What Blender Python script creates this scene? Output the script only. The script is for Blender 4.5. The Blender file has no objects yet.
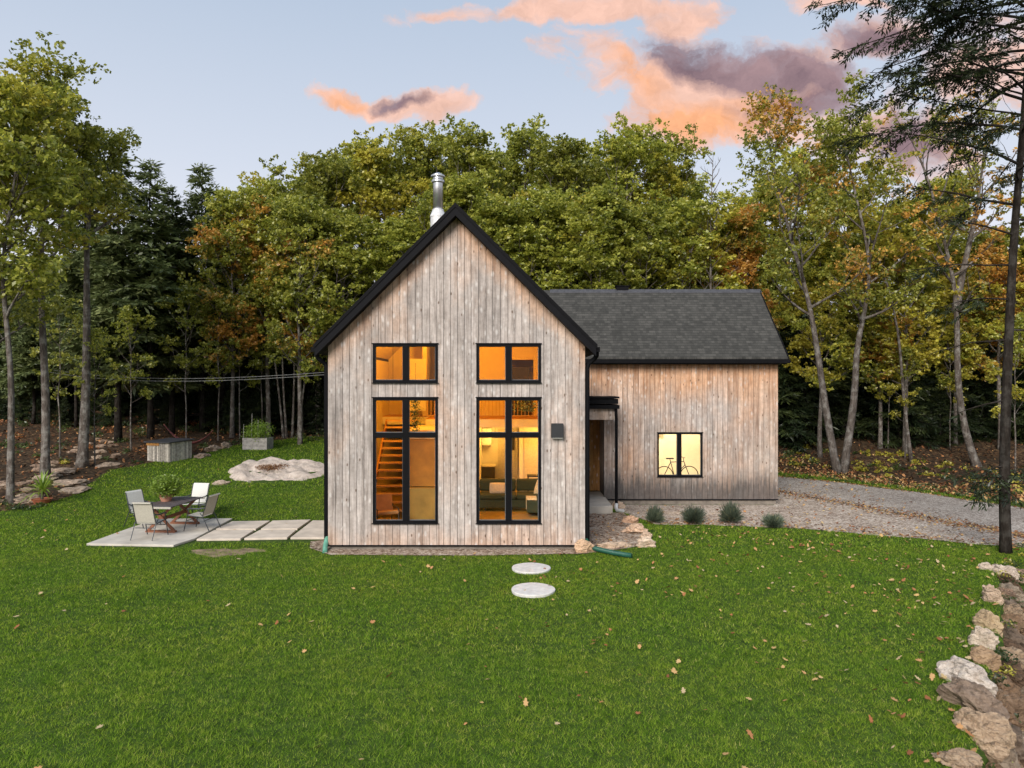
import bpy, math, random
import numpy as np
from mathutils import Vector, noise as mnoise
R = math.radians
random.seed(7)
scene = bpy.context.scene
col = scene.collection
F = 711.0; CZ = 4.15

# ------------------------------------------------------------------ helpers
def sstep(a, b, x):
    t = np.clip((np.asarray(x, float) - a) / (b - a), 0, 1)
    return t * t * (3 - 2 * t)

WX = [3.2, 4.3, 6.3, 7.5, 9.2, 10.65, 13.5]; WY = [5.2, 7.0, 9.8, 11.3, 13.7, 16.0, 19.0]
def wall_x(y):
    return np.interp(y, WY, WX)

def H(x, y):
    """terrain height"""
    x = np.asarray(x, float); y = np.asarray(y, float)
    left = sstep(-2.0, -7.0, x)
    rise_l = (np.clip(y - 21.0, 0, 15) / 14.0) ** 1.15 * 1.15
    far = np.clip(y - 36, 0, 400) * 0.055
    h = rise_l * left * sstep(20, 23, y) + far * left
    r = (1 - left)
    h = h + r * (sstep(33.0, 44.0, y) * 1.6 + np.clip(y - 40, 0, 400) * 0.055)
    h = h + sstep(-13, -30, x) * sstep(8, 24, y) * 0.5
    b = 0.05 * np.sin(x * 0.55 + 1.3) * np.cos(y * 0.42) + 0.03 * np.sin(x * 1.3 + y * 0.9)
    flat = sstep(0, 3, np.hypot(np.clip(np.abs(x - 0.5) - 10.5, 0, 99), np.clip(np.abs(y - 23) - 6.5, 0, 99)))
    h = h + b * flat
    drop = sstep(0.15, .75, x - wall_x(y)) * sstep(17.0, 14.0, y)
    h = h - drop * 1.15
    return h

def at(px, py, z0=0.0):
    """pixel of the photograph -> point on the terrain (plus z0)"""
    dx = (px - 512) / F; dz = (384 - py) / F
    ys = np.geomspace(2.0, 120, 1200)
    below = CZ + dz * ys <= H(dx * ys, ys) + z0
    y = float(ys[np.argmax(below)]) if below.any() else 120.0
    ys = np.linspace(y * .99, y * 1.005, 40); below = CZ + dz * ys <= H(dx * ys, ys) + z0
    if below.any(): y = float(ys[np.argmax(below)])
    return Vector((dx * y, y, float(H(dx * y, y))))

def atd(px, py, d):
    return Vector(((px - 512) / F * d, d, CZ + (384 - py) / F * d))

def inpoly(x, y, poly):
    x = np.asarray(x); y = np.asarray(y)
    ins = np.zeros(x.shape, bool)
    n = len(poly)
    for i in range(n):
        x0, y0 = poly[i][:2]; x1, y1 = poly[(i + 1) % n][:2]
        if y0 == y1: continue
        c = ((y0 > y) != (y1 > y)) & (x < (x1 - x0) * (y - y0) / (y1 - y0) + x0)
        ins ^= c
    return ins

def tag(o, label=None, cat=None, group=None, kind=None):
    if label: o['label'] = label
    if cat: o['category'] = cat
    if group: o['group'] = group
    if kind: o['kind'] = kind
    return o

def empty(name, loc, rz=0.0, label=None, cat=None, group=None):
    o = bpy.data.objects.new(name, None); col.objects.link(o)
    o.location = loc; o.rotation_euler = (0, 0, rz); o.empty_display_size = 0.3
    return tag(o, label, cat, group)

def copy_tree(o, parent=None):
    c = o.copy(); col.objects.link(c); c.parent = parent
    for ch in list(o.children): copy_tree(ch, c)
    return c

class MB:
    def __init__(s):
        s.v = []; s.f = []; s.a = []
    def quad(s, *p, a=0.0):
        i = len(s.v); s.v += [tuple(q) for q in p]; s.f.append(tuple(range(i, i + len(p)))); s.a.append(a)
        return s
    def hexa(s, p, a=0.0):
        """8 points: bottom ring 0-3, top ring 4-7"""
        i = len(s.v); s.v += [tuple(q) for q in p]
        for f in ((3, 2, 1, 0), (4, 5, 6, 7), (0, 1, 5, 4), (1, 2, 6, 5), (2, 3, 7, 6), (3, 0, 4, 7)):
            s.f.append(tuple(i + k for k in f)); s.a.append(a)
        return s
    def box(s, x0, x1, y0, y1, z0, z1, a=0.0):
        return s.hexa([(x0, y0, z0), (x1, y0, z0), (x1, y1, z0), (x0, y1, z0), (x0, y0, z1), (x1, y0, z1), (x1, y1, z1), (x0, y1, z1)], a)
    def tube(s, pts, r, n=8, a=0.0, cap=True):
        pts = [Vector(p) for p in pts]
        rs = r if isinstance(r, (list, tuple)) else [r] * len(pts)
        i0 = len(s.v); up = None
        for k, p in enumerate(pts):
            d = (pts[min(k + 1, len(pts) - 1)] - pts[max(k - 1, 0)]).normalized()
            if up is None:
                up = Vector((0, 0, 1)) if abs(d.z) < 0.9 else Vector((1, 0, 0))
            u = d.cross(up)
            if u.length < 1e-4: u = d.cross(Vector((0, 1, 0)))
            u.normalize(); w = u.cross(d); up = w
            for j in range(n):
                t = 2 * math.pi * j / n
                s.v.append(tuple(p + (u * math.cos(t) + w * math.sin(t)) * rs[k]))
        for k in range(len(pts) - 1):
            for j in range(n):
                a0 = i0 + k * n + j; a1 = i0 + k * n + (j + 1) % n
                s.f.append((a0, a1, a1 + n, a0 + n)); s.a.append(a)
        if cap:
            s.f.append(tuple(i0 + j for j in range(n))[::-1]); s.a.append(a)
            m = i0 + (len(pts) - 1) * n
            s.f.append(tuple(m + j for j in range(n))); s.a.append(a)
        return s
    def lathe(s, prof, c=(0, 0, 0), n=20, a=0.0):
        i0 = len(s.v)
        for (r, z) in prof:
            for j in range(n):
                t = 2 * math.pi * j / n
                s.v.append((c[0] + r * math.cos(t), c[1] + r * math.sin(t), c[2] + z))
        for k in range(len(prof) - 1):
            for j in range(n):
                a0 = i0 + k * n + j; a1 = i0 + k * n + (j + 1) % n
                s.f.append((a0, a1, a1 + n, a0 + n)); s.a.append(a)
        s.f.append(tuple(i0 + j for j in range(n))[::-1]); s.a.append(a)
        m = i0 + (len(prof) - 1) * n
        s.f.append(tuple(m + j for j in range(n))); s.a.append(a)
        return s
    def build(s, name, mat, parent=None, smooth=False, bevel=0.0):
        me = bpy.data.meshes.new(name); me.from_pydata(s.v, [], s.f)
        at_ = me.attributes.new('rnd', 'FLOAT', 'FACE'); at_.data.foreach_set('value', s.a)
        if smooth: me.polygons.foreach_set('use_smooth', [True] * len(me.polygons))
        me.materials.append(mat); me.validate(); me.update()
        o = bpy.data.objects.new(name, me); col.objects.link(o)
        if parent is not None: o.parent = parent
        if bevel:
            b = o.modifiers.new('bevel', 'BEVEL'); b.width = bevel; b.segments = 2; b.limit_method = 'ANGLE'; b.angle_limit = R(40)
        return o

def np_mesh(name, V, Fc, mat, attrs=None, smooth=False, parent=None):
    """V (n,3); Fc (m,k) one polygon size"""
    V = np.asarray(V, np.float32); Fc = np.asarray(Fc, np.int32)
    me = bpy.data.meshes.new(name)
    me.vertices.add(len(V)); me.vertices.foreach_set('co', V.ravel())
    m, k = Fc.shape
    me.loops.add(m * k); me.loops.foreach_set('vertex_index', Fc.ravel())
    me.polygons.add(m); me.polygons.foreach_set('loop_start', np.arange(0, m * k, k, dtype=np.int32))
    try: me.polygons.foreach_set('loop_total', np.full(m, k, np.int32))
    except Exception: pass
    if smooth: me.polygons.foreach_set('use_smooth', np.ones(m, bool))
    me.update(calc_edges=True)
    for nm, arr, dom in (attrs or []):
        a = me.attributes.new(nm, 'FLOAT', dom); a.data.foreach_set('value', np.asarray(arr, np.float32))
    me.materials.append(mat)
    o = bpy.data.objects.new(name, me); col.objects.link(o); o.color = (.4, .3, .1, 0)
    if parent is not None: o.parent = parent
    return o

# ------------------------------------------------------------------ materials
class NT:
    def __init__(s, name):
        s.m = bpy.data.materials.new(name); s.m.use_nodes = True
        s.t = s.m.node_tree; s.t.nodes.clear()
        s.out = s.n('ShaderNodeOutputMaterial')
    def n(s, typ, ins=None, **kw):
        nd = s.t.nodes.new(typ)
        for k, v in kw.items(): setattr(nd, k, v)
        for k, v in (ins or {}).items(): s.put(nd.inputs[k], v)
        return nd
    def put(s, sock, v):
        if isinstance(v, bpy.types.NodeSocket): s.t.links.new(v, sock)
        elif isinstance(v, bpy.types.Node): s.t.links.new(v.outputs[0], sock)
        elif isinstance(v, tuple) and len(v) == 3 and sock.type == 'RGBA': sock.default_value = (*v, 1)
        else: sock.default_value = v
    def coord(s, which='Object', scale=(1, 1, 1), rot=(0, 0, 0)):
        c = s.n('ShaderNodeTexCoord')
        return s.n('ShaderNodeMapping', {'Vector': c.outputs[which], 'Scale': scale, 'Rotation': rot}).outputs[0]
    def noise(s, vec, scale, detail=4, rough=0.55, dist=0.0):
        return s.n('ShaderNodeTexNoise', {'Vector': vec, 'Scale': scale, 'Detail': detail, 'Roughness': rough, 'Distortion': dist}).outputs[0]
    def voro(s, vec, scale, out='Color', feature='F1'):
        return s.n('ShaderNodeTexVoronoi', {'Vector': vec, 'Scale': scale}, feature=feature).outputs[out]
    def ramp(s, fac, stops, interp='LINEAR'):
        nd = s.n('ShaderNodeValToRGB', {'Fac': fac}); cr = nd.color_ramp; cr.interpolation = interp
        while len(cr.elements) < len(stops): cr.elements.new(0.5)
        for e, (p, c) in zip(cr.elements, stops):
            e.position = p; e.color = (*c, 1) if isinstance(c, tuple) else (c, c, c, 1)
        return nd.outputs[0]
    def mix(s, fac, a, b, mode='MIX'):
        nd = s.n('ShaderNodeMix', data_type='RGBA', blend_type=mode)
        s.put(nd.inputs[0], fac); s.put(nd.inputs[6], a); s.put(nd.inputs[7], b)
        return nd.outputs[2]
    def math(s, op, a, b=0.0, c=0.0, clamp=False):
        nd = s.n('ShaderNodeMath', operation=op, use_clamp=clamp)
        s.put(nd.inputs[0], a); s.put(nd.inputs[1], b)
        if op in ('MULTIPLY_ADD',): s.put(nd.inputs[2], c)
        return nd.outputs[0]
    def attr(s, name, out='Fac'):
        return s.n('ShaderNodeAttribute', attribute_name=name).outputs[out]
    def bump(s, h, strength=0.3, dist=0.02):
        return s.n('ShaderNodeBump', {'Height': h, 'Strength': strength, 'Distance': dist}).outputs[0]
    def pbr(s, color, rough=0.6, bump=None, metal=0.0, spec=0.5):
        p = s.n('ShaderNodeBsdfPrincipled', {'Base Color': color, 'Roughness': rough, 'Metallic': metal, 'Specular IOR Level': spec})
        if bump is not None: s.put(p.inputs['Normal'], bump)
        s.t.links.new(p.outputs[0], s.out.inputs[0])
        return s.m
    def end(s, sh):
        s.put(s.out.inputs[0], sh); return s.m

M = {}
def plain(key, color, rough=0.6, metal=0.0, spec=0.5, var=0.25, scale=6.0, bump=0.0):
    t = NT(key); c = t.coord()
    n = t.noise(c, scale, 5)
    f = t.ramp(n, [(0.3, 1 - var), (0.7, 1 + var)])
    k = t.mix(1.0, color, f, 'MULTIPLY')
    k = t.mix(1.0, k, t.math('MULTIPLY_ADD', t.attr('rnd'), .35, 1.0), 'MULTIPLY')
    r = t.math('MULTIPLY_ADD', n, 0.2, rough - 0.1)
    b = t.bump(t.noise(c, scale * 6, 4), bump, 0.01) if bump else None
    M[key] = t.pbr(k, r, b, metal, spec); return M[key]

def siding(key, weather):
    """weather: 0 main gable, 1 wing (more tan, dark foot), 2 porch (sheltered orange wood)"""
    t = NT(key); c = t.coord()
    g = t.n('ShaderNodeNewGeometry').outputs['Position']
    sep = t.n('ShaderNodeSeparateXYZ', {0: g}); z = sep.outputs[2]
    rnd = t.attr('rnd')
    off = t.n('ShaderNodeCombineXYZ', {0: t.math('MULTIPLY', rnd, 37.0), 2: t.math('MULTIPLY', rnd, 91.0)})
    v = t.n('ShaderNodeVectorMath', {0: g, 1: off.outputs[0]}, operation='ADD').outputs[0]
    grain = t.noise(t.n('ShaderNodeMapping', {'Vector': v, 'Scale': (60, 60, 1.6)}).outputs[0], 1.0, 5, 0.6, 0.6)
    streak = t.noise(t.n('ShaderNodeMapping', {'Vector': v, 'Scale': (9, 9, .7)}).outputs[0], 1.0, 5, 0.65, 0.3)
    blot = t.noise(t.n('ShaderNodeMapping', {'Vector': g, 'Scale': (1, 1, .55)}).outputs[0], 0.9, 5, 0.6)
    base = t.ramp(streak, [(0.28, (.22, .187, .165)), (0.42, (.385, .335, .30)), (0.58, (.50, .44, .40)), (0.78, (.66, .61, .565))])
    if weather == 2:
        base = t.ramp(streak, [(0.3, (.30, .13, .04)), (0.7, (.62, .33, .12))])
    tan = t.ramp(streak, [(0.3, (.40, .20, .10)), (0.7, (.78, .51, .34))])
    # sheltered warm wood near the eaves and under the windows, greyed elsewhere
    w = t.math('MULTIPLY_ADD', blot, 2.0, -1.0)
    if weather == 0:
        x = sep.outputs[0]
        rake = t.math('SUBTRACT', 8.42, t.math('ABSOLUTE', t.math('ADD', x, 1.39)))     # gable line
        gap = t.math('SUBTRACT', rake, z)
        near = t.math('SUBTRACT', 0.85, t.math('MULTIPLY', gap, .95), clamp=True)
        low = t.math('SUBTRACT', 0.9, t.math('MULTIPLY', z, 1.1), clamp=True)
        w = t.math('ADD', w, t.math('ADD', near, t.math('MULTIPLY', low, .5)), clamp=True)
    elif weather == 1:
        near = t.math('MULTIPLY_ADD', z, 0.75, -2.55, clamp=True)
        w = t.math('ADD', t.math('ADD', w, .26), near, clamp=True)
    base = t.mix(w, base, tan)
    bv = t.math('MULTIPLY_ADD', t.n('ShaderNodeTexWhiteNoise', {'W': rnd}, noise_dimensions='1D').outputs[0], 0.26, 0.83)
    base = t.mix(1.0, base, bv, 'MULTIPLY')
    base = t.mix(1.0, base, t.ramp(grain, [(0.3, .82), (0.65, 1.1)]), 'MULTIPLY')
    # knots
    kv = t.n('ShaderNodeMapping', {'Vector': v, 'Scale': (9, 9, 4.2)}).outputs[0]
    kd = t.voro(kv, 1.0, 'Distance'); kc = t.voro(kv, 1.0, 'Color')
    km = t.math('MULTIPLY', t.ramp(kd, [(0.10, 1.0), (0.22, 0.0)]), t.math('GREATER_THAN', t.n('ShaderNodeSeparateColor', {0: kc}).outputs[0], .74))
    base = t.mix(t.math('MULTIPLY', km, .8), base, (.10, .055, .03))
    kl = t.math('MULTIPLY', t.ramp(kd, [(0.12, 1.0), (0.38, 0.0)]), t.math('LESS_THAN', t.n('ShaderNodeSeparateColor', {0: kc}).outputs[0], .42))
    base = t.mix(t.math('MULTIPLY', kl, .55), base, (.70, .66, .62))
    if weather == 1:
        # grey-black splash stain at the foot of the wall, ragged by noise
        st = t.math('ADD', t.math('MULTIPLY_ADD', z, -1.5, 1.62), t.math('MULTIPLY_ADD', streak, 3.0, -1.3), clamp=True)
        base = t.mix(t.math('MULTIPLY', st, .85), base, (.075, .07, .068))
        g2 = t.ramp(t.noise(g, .55, 4), [(0.47, 0.0), (.6, .45)])
        base = t.mix(g2, base, t.mix(1, base, (.72, .76, .74), 'MULTIPLY'))
    if weather == 0:
        st = t.ramp(t.noise(t.n('ShaderNodeMapping', {'Vector': g, 'Scale': (1, 1, .25)}).outputs[0], 1.6, 4), [(0.5, 0.0), (0.68, .5)])
        base = t.mix(st, base, t.mix(1, base, (.70, .72, .74), 'MULTIPLY'))
    mot = t.noise(v, 7.0, 6, .7)
    base = t.mix(1.0, base, t.ramp(mot, [(.3, .78), (.5, .96), (.68, 1.14)]), 'MULTIPLY')
    M[key] = t.pbr(base, 0.85, t.bump(grain, .35, .006), spec=.15)

siding('siding_main', 0); siding('siding_wing', 1); siding('siding_porch', 2)
plain('bare_soil', (.24, .17, .105), .95, var=.5, scale=5)
plain('black_metal', (.006, .006, .007), .6, var=.2, spec=.07)
plain('black_trim', (.008, .008, .0095), .65, var=.25, spec=.08)
plain('dark_gap', (.035, .028, .024), .9)
plain('foundation', (.20, .17, .14), .9, var=.3, bump=.3)
plain('concrete', (.52, .475, .405), .85, var=.22, scale=1.6, bump=.25)
plain('paver', (.58, .50, .41), .85, var=.2, scale=2.0, bump=.2)
plain('stone_disc', (.62, .60, .57), .85, var=.15, scale=8, bump=.4)
plain('steel', (.62, .62, .62), .33, metal=.9, var=.1)
plain('galv', (.68, .68, .67), .5, metal=.35, var=.12)
plain('green_pipe', (.012, .085, .055), .45, var=.2)
plain('pale_green_pipe', (.10, .28, .20), .45, var=.2)
plain('chair_frame', (.055, .06, .065), .4, metal=.5)
plain('sling', (.44, .41, .34), .9, var=.12, scale=40)
plain('sling_pale', (.62, .61, .56), .9, var=.1, scale=40)
plain('table_slat', (.105, .085, .085), .6, var=.4, scale=9)
plain('table_leg', (.20, .075, .035), .65, var=.3, scale=9)
plain('terracotta', (.42, .20, .13), .85, var=.2)
plain('rust_pot', (.36, .11, .05), .8, var=.2)
plain('grey_wood', (.44, .40, .34), .9, var=.35, scale=11, bump=.3)
plain('orange_wood', (.42, .20, .05), .8, var=.3, scale=11)
plain('dark_lid', (.055, .055, .06), .6, var=.3)
plain('planter_wood', (.32, .30, .27), .9, var=.3, scale=9)
plain('wire', (.22, .22, .21), .6)
plain('hammock_cloth', (.20, .06, .055), .9)
plain('int_wall', (.78, .62, .40), .8, var=.04)
plain('int_white', (.80, .74, .62), .8, var=.04)
plain('int_ply', (.44, .20, .025), .6, var=.22, scale=3)
plain('int_floor', (.34, .22, .05), .45, var=.2, scale=3)
plain('stair_wood', (.55, .33, .15), .55, var=.15)
plain('int_dark', (.03, .025, .022), .6)
plain('sofa_fabric', (.045, .055, .03), .95, var=.2, scale=20)
plain('cushion', (.62, .55, .44), .9, var=.15, scale=20)
plain('throw', (.66, .58, .40), .9, var=.3, scale=20)
plain('leather', (.40, .20, .08), .5, var=.2)
plain('tyre', (.015, .015, .015), .8)
plain('bike_paint', (.03, .035, .04), .35)
plain('light_box', (.014, .015, .017), .55)
plain('grey_bin', (.11, .12, .13), .7)

def shingles():
    t = NT('shingles'); uv = t.n('ShaderNodeUVMap', uv_map='UVMap').outputs[0]
    br = t.n('ShaderNodeTexBrick', {'Vector': uv, 'Color1': (.0, .0, .0, 1), 'Color2': (1, 1, 1, 1), 'Mortar': (0, 0, 0, 1), 'Scale': 1.0,
             'Mortar Size': .006, 'Mortar Smooth': .2, 'Brick Width': .22, 'Row Height': .14, 'Bias': 0.0})
    br.offset = .37; br.offset_frequency = 2
    br2 = t.n('ShaderNodeTexBrick', {'Vector': uv, 'Color1': (.0, .0, .0, 1), 'Color2': (1, 1, 1, 1), 'Mortar': (0, 0, 0, 1), 'Scale': 1.0,
             'Mortar Size': .0, 'Brick Width': .11, 'Row Height': .14})
    br2.offset = .71; br2.offset_frequency = 3
    f = t.math('ADD', t.math('MULTIPLY', br.outputs[0], .5), t.math('MULTIPLY', br2.outputs[0], .5))
    n = t.noise(uv, 1.1, 4); fine = t.noise(uv, 60, 3)
    f = t.math('MULTIPLY_ADD', f, .55, t.math('MULTIPLY_ADD', n, .5, -.02))
    c = t.ramp(f, [(0.0, (.026, .026, .023)), (0.45, (.052, .051, .046)), (0.8, (.088, .085, .076)), (1.0, (.13, .126, .112))])
    c = t.mix(1, c, t.ramp(fine, [(0.3, .6), (.7, 1.4)]), 'MULTIPLY')
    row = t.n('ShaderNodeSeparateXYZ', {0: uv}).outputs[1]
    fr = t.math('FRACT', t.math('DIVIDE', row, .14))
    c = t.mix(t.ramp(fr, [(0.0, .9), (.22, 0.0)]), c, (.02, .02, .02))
    hgt = t.math('SUBTRACT', 1.0, fr)
    M['shingles'] = t.pbr(c, .9, t.bump(t.math('ADD', hgt, t.math('MULTIPLY', fine, .4)), .6, .012), spec=.2)
shingles()

def glass():
    t = NT('glass')
    tr = t.n('ShaderNodeBsdfTransparent', {'Color': (.93, .95, .94)})
    gl = t.n('ShaderNodeBsdfGlossy', {'Roughness': .02, 'Color': (1, 1, 1)})
    fr = t.n('ShaderNodeFresnel', {'IOR': 1.22})
    M['glass'] = t.end(t.n('ShaderNodeMixShader', {0: fr.outputs[0], 1: tr.outputs[0], 2: gl.outputs[0]}).outputs[0])
glass()

def lamp_glow():
    t = NT('lamp_glow'); M['lamp_glow'] = t.end(t.n('ShaderNodeEmission', {'Color': (1, .62, .25), 'Strength': 6}).outputs[0])
lamp_glow()

def leaf_mat(key, greens, trans=.5, gloss=.04):
    t = NT(key); oi = t.n('ShaderNodeObjectInfo'); rnd = t.attr('rnd'); cl = t.attr('clump')
    f = t.math('ADD', t.math('MULTIPLY', rnd, .45), t.math('MULTIPLY', cl, .55))
    g = t.ramp(f, greens)
    g = t.mix(1, g, t.math('MULTIPLY_ADD', oi.outputs['Random'], .5, .75), 'MULTIPLY')
    jit = t.mix(rnd, t.mix(1, oi.outputs['Color'], (.62, .55, .5), 'MULTIPLY'), t.mix(1, oi.outputs['Color'], (1.15, 1.25, 1.2), 'MULTIPLY'))
    cc = t.math('ADD', t.math('MULTIPLY', t.attr('patch'), .8), t.math('MULTIPLY', rnd, .2))
    am = t.ramp(t.math('SUBTRACT', t.math('ADD', cc, oi.outputs['Alpha']), .5), [(0.44, 0.0), (.56, 1.0)])
    c = t.mix(am, g, jit)
    d = t.n('ShaderNodeBsdfDiffuse', {'Color': c}); tl = t.n('ShaderNodeBsdfTranslucent', {'Color': c})
    gl = t.n('ShaderNodeBsdfGlossy', {'Color': (1, 1, 1), 'Roughness': .45})
    m1 = t.n('ShaderNodeMixShader', {0: trans, 1: d.outputs[0], 2: tl.outputs[0]})
    M[key] = t.end(t.n('ShaderNodeMixShader', {0: gloss, 1: m1.outputs[0], 2: gl.outputs[0]}).outputs[0])
leaf_mat('leaf', [(0.1, (.07, .095, .014)), (.35, (.23, .265, .034)), (.62, (.42, .43, .06)), (1.0, (.70, .66, .14))])
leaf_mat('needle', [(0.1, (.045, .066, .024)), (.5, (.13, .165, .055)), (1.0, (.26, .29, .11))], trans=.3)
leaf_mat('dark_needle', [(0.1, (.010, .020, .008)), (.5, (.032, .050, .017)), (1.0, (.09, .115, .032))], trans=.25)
leaf_mat('understory', [(0.1, (.028, .055, .012)), (.5, (.075, .12, .025)), (1.0, (.16, .19, .05))])
leaf_mat('garden_leaf', [(0.1, (.14, .22, .02)), (.5, (.28, .42, .05)), (1.0, (.48, .62, .11))])
leaf_mat('lavender_leaf', [(0.1, (.05, .07, .045)), (.5, (.10, .13, .085)), (1.0, (.19, .22, .15))], trans=.2)

def grass_mat():
    t = NT('grass_blade'); rnd = t.attr('rnd')
    g = t.n('ShaderNodeNewGeometry').outputs['Position']
    n1 = t.noise(g, .55, 5, .65); n2 = t.noise(g, 6.0, 4, .65)
    f = t.math('ADD', t.math('MULTIPLY', rnd, .55), t.math('ADD', t.math('MULTIPLY', n1, .40), t.math('MULTIPLY_ADD', n2, .9, -.38)))
    c = t.ramp(f, [(.10, (.028, .074, .006)), (.34, (.102, .212, .017)), (.58, (.205, .34, .034)), (.82, (.36, .47, .07)), (1.0, (.60, .58, .22))])
    c = t.mix(t.ramp(n1, [(.35, .0), (.62, .45)]), c, t.mix(1, c, (1.22, .97, .8), 'MULTIPLY'))
    d = t.n('ShaderNodeBsdfDiffuse', {'Color': c}); tl = t.n('ShaderNodeBsdfTranslucent', {'Color': c})
    M['grass_blade'] = t.end(t.n('ShaderNodeMixShader', {0: .35, 1: d.outputs[0], 2: tl.outputs[0]}).outputs[0])
grass_mat()

def ground_mat():
    t = NT('ground'); g = t.n('ShaderNodeNewGeometry').outputs['Position']
    n1 = t.noise(g, .6, 5); n2 = t.noise(g, 9, 5, .65); lf = t.voro(g, 11, 'Color')
    lfv = t.n('ShaderNodeSeparateColor', {0: lf}).outputs[0]
    soil = t.mix(t.ramp(n2, [(.3, 0), (.7, 1.0)]), (.022, .042, .009), (.075, .125, .022))
    lit = t.ramp(lfv, [(0.0, (.018, .012, .008)), (.35, (.045, .028, .017)), (.6, (.085, .052, .03)), (.8, (.13, .075, .04)), (1.0, (.19, .13, .07))])
    lit = t.mix(t.ramp(n1, [(.35, .7), (.6, 0.0)]), lit, (.035, .028, .02))
    m = t.math('ADD', t.attr('lawn'), t.math('MULTIPLY_ADD', n2, .5, -.25), clamp=True)
    c = t.mix(t.ramp(m, [(.4, 0.0), (.6, 1.0)]), lit, soil)
    M['ground'] = t.pbr(c, .95, t.bump(t.math('ADD', n2, lfv), .6, .03), spec=.1)
ground_mat()

def gravel(key, stops, sc):
    t = NT(key); g = t.n('ShaderNodeNewGeometry').outputs['Position']
    v = t.n('ShaderNodeTexVoronoi', {'Vector': g, 'Scale': sc}); c0 = t.n('ShaderNodeSeparateColor', {0: v.outputs['Color']}).outputs[0]
    v2 = t.n('ShaderNodeTexVoronoi', {'Vector': g, 'Scale': sc * .45}); c2 = t.n('ShaderNodeSeparateColor', {0: v2.outputs['Color']}).outputs[1]
    n = t.noise(g, .8, 5, .6)
    f = t.math('ADD', t.math('MULTIPLY_ADD', c0, .55, .0), t.math('ADD', t.math('MULTIPLY', c2, .3), t.math('MULTIPLY_ADD', n, .7, -.28)))
    c = t.ramp(f, stops)
    c = t.mix(t.ramp(v.outputs['Distance'], [(.35, 0), (.75, .75)]), c, t.mix(1, c, (.35, .32, .3), 'MULTIPLY'))
    M[key] = t.pbr(c, .9, t.bump(v.outputs['Distance'], -.8, .02), spec=.15)
gravel('gravel_tan', [(.1, (.20, .15, .12)), (.4, (.46, .375, .30)), (.65, (.60, .51, .42)), (.95, (.78, .72, .63))], 20)
gravel('gravel_grey', [(.1, (.21, .17, .145)), (.5, (.41, .36, .31)), (.95, (.62, .57, .50))], 24)
gravel('gravel_bed', [(.1, (.11, .07, .05)), (.4, (.34, .25, .18)), (.65, (.48, .385, .30)), (.95, (.68, .60, .50))], 20)

def rock(key, stops, moss=.2, band=True, crack=.6):
    t = NT(key); c = t.n('ShaderNodeNewGeometry').outputs['Position']; oi = t.n('ShaderNodeObjectInfo')
    off = t.n('ShaderNodeVectorMath', {0: c, 1: t.math('MULTIPLY', oi.outputs['Random'], 50.0)}, operation='ADD').outputs[0]
    v = t.n('ShaderNodeMapping', {'Vector': off, 'Scale': (1, 1, 3.2 if band else 1.0), 'Rotation': (.35, .2, 0)}).outputs[0]
    n = t.noise(v, 4.5, 9, .68, .3); f = t.noise(off, 38, 6, .75)
    k = t.ramp(t.math('MULTIPLY_ADD', f, .5, t.math('MULTIPLY', n, .6)), stops)
    k = t.mix(1, k, t.mix(1, oi.outputs['Color'], (1, 1, 1), 'MULTIPLY'), 'MULTIPLY')
    cr = t.ramp(t.noise(v, 7.0, 6, .6, 1.2), [(.38, crack), (.46, 0.0)])
    k = t.mix(cr, k, (.05, .04, .03))
    mo = t.ramp(t.noise(off, 2.4, 5, .6), [(.58, 0.0), (.7, moss)])
    k = t.mix(mo, k, (.07, .085, .03))
    M[key] = t.pbr(k, .9, t.bump(t.math('ADD', n, t.math('MULTIPLY', f, .4)), .9, .05), spec=.15)
    return M[key]
rock('boulder', [(.25, (.13, .095, .07)), (.45, (.30, .245, .195)), (.6, (.46, .39, .32)), (.8, (.66, .61, .54))])
rock('bedrock', [(.25, (.20, .16, .13)), (.45, (.42, .36, .31)), (.6, (.56, .50, .44)), (.8, (.72, .68, .62))], moss=.3, band=False, crack=.25)

def bark(key, stops, lich=.5):
    t = NT(key); c = t.coord(); oi = t.n('ShaderNodeObjectInfo')
    off = t.n('ShaderNodeVectorMath', {0: c, 1: t.math('MULTIPLY', oi.outputs['Random'], 30.0)}, operation='ADD').outputs[0]
    n = t.noise(t.n('ShaderNodeMapping', {'Vector': off, 'Scale': (14, 14, 2.6)}).outputs[0], 1.0, 6, .65, .5)
    l = t.ramp(t.noise(off, 3.5, 5, .7), [(.48, 0.0), (.62, lich)])
    k = t.mix(l, t.ramp(n, stops), (.42, .41, .37))
    M[key] = t.pbr(k, .95, t.bump(n, .8, .03), spec=.1)
bark('bark_grey', [(.3, (.04, .032, .025)), (.55, (.12, .10, .085)), (.75, (.22, .195, .165))], .38)
bark('bark_dark', [(.3, (.010, .008, .006)), (.55, (.026, .021, .017)), (.75, (.055, .046, .038))], .06)
# ------------------------------------------------------------------ camera, sky, sun
cam = bpy.data.cameras.new('camera'); camo = bpy.data.objects.new('camera', cam); col.objects.link(camo)
cam.lens = 36 * F / 1024; cam.sensor_width = 36; cam.clip_end = 3000; cam.clip_start = .1
camo.location = (0, 0, CZ); camo.rotation_euler = (R(90), 0, 0); scene.camera = camo
scene.view_settings.view_transform = 'Standard'; scene.view_settings.look = 'None'
scene.view_settings.exposure = 0.3; scene.view_settings.gamma = 1.0; scene.view_settings.use_curve_mapping = False
SUN_EL, SUN_AZ = 30.0, 200.0        # azimuth clockwise from +Y: low behind the camera, a little left
sd = Vector((math.sin(R(SUN_AZ)) * math.cos(R(SUN_EL)), math.cos(R(SUN_AZ)) * math.cos(R(SUN_EL)), math.sin(R(SUN_EL))))
sl = bpy.data.lights.new('sun', 'SUN'); sl.energy = 3.5; sl.angle = R(28); sl.color = (1.0, .93, .86)
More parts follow.
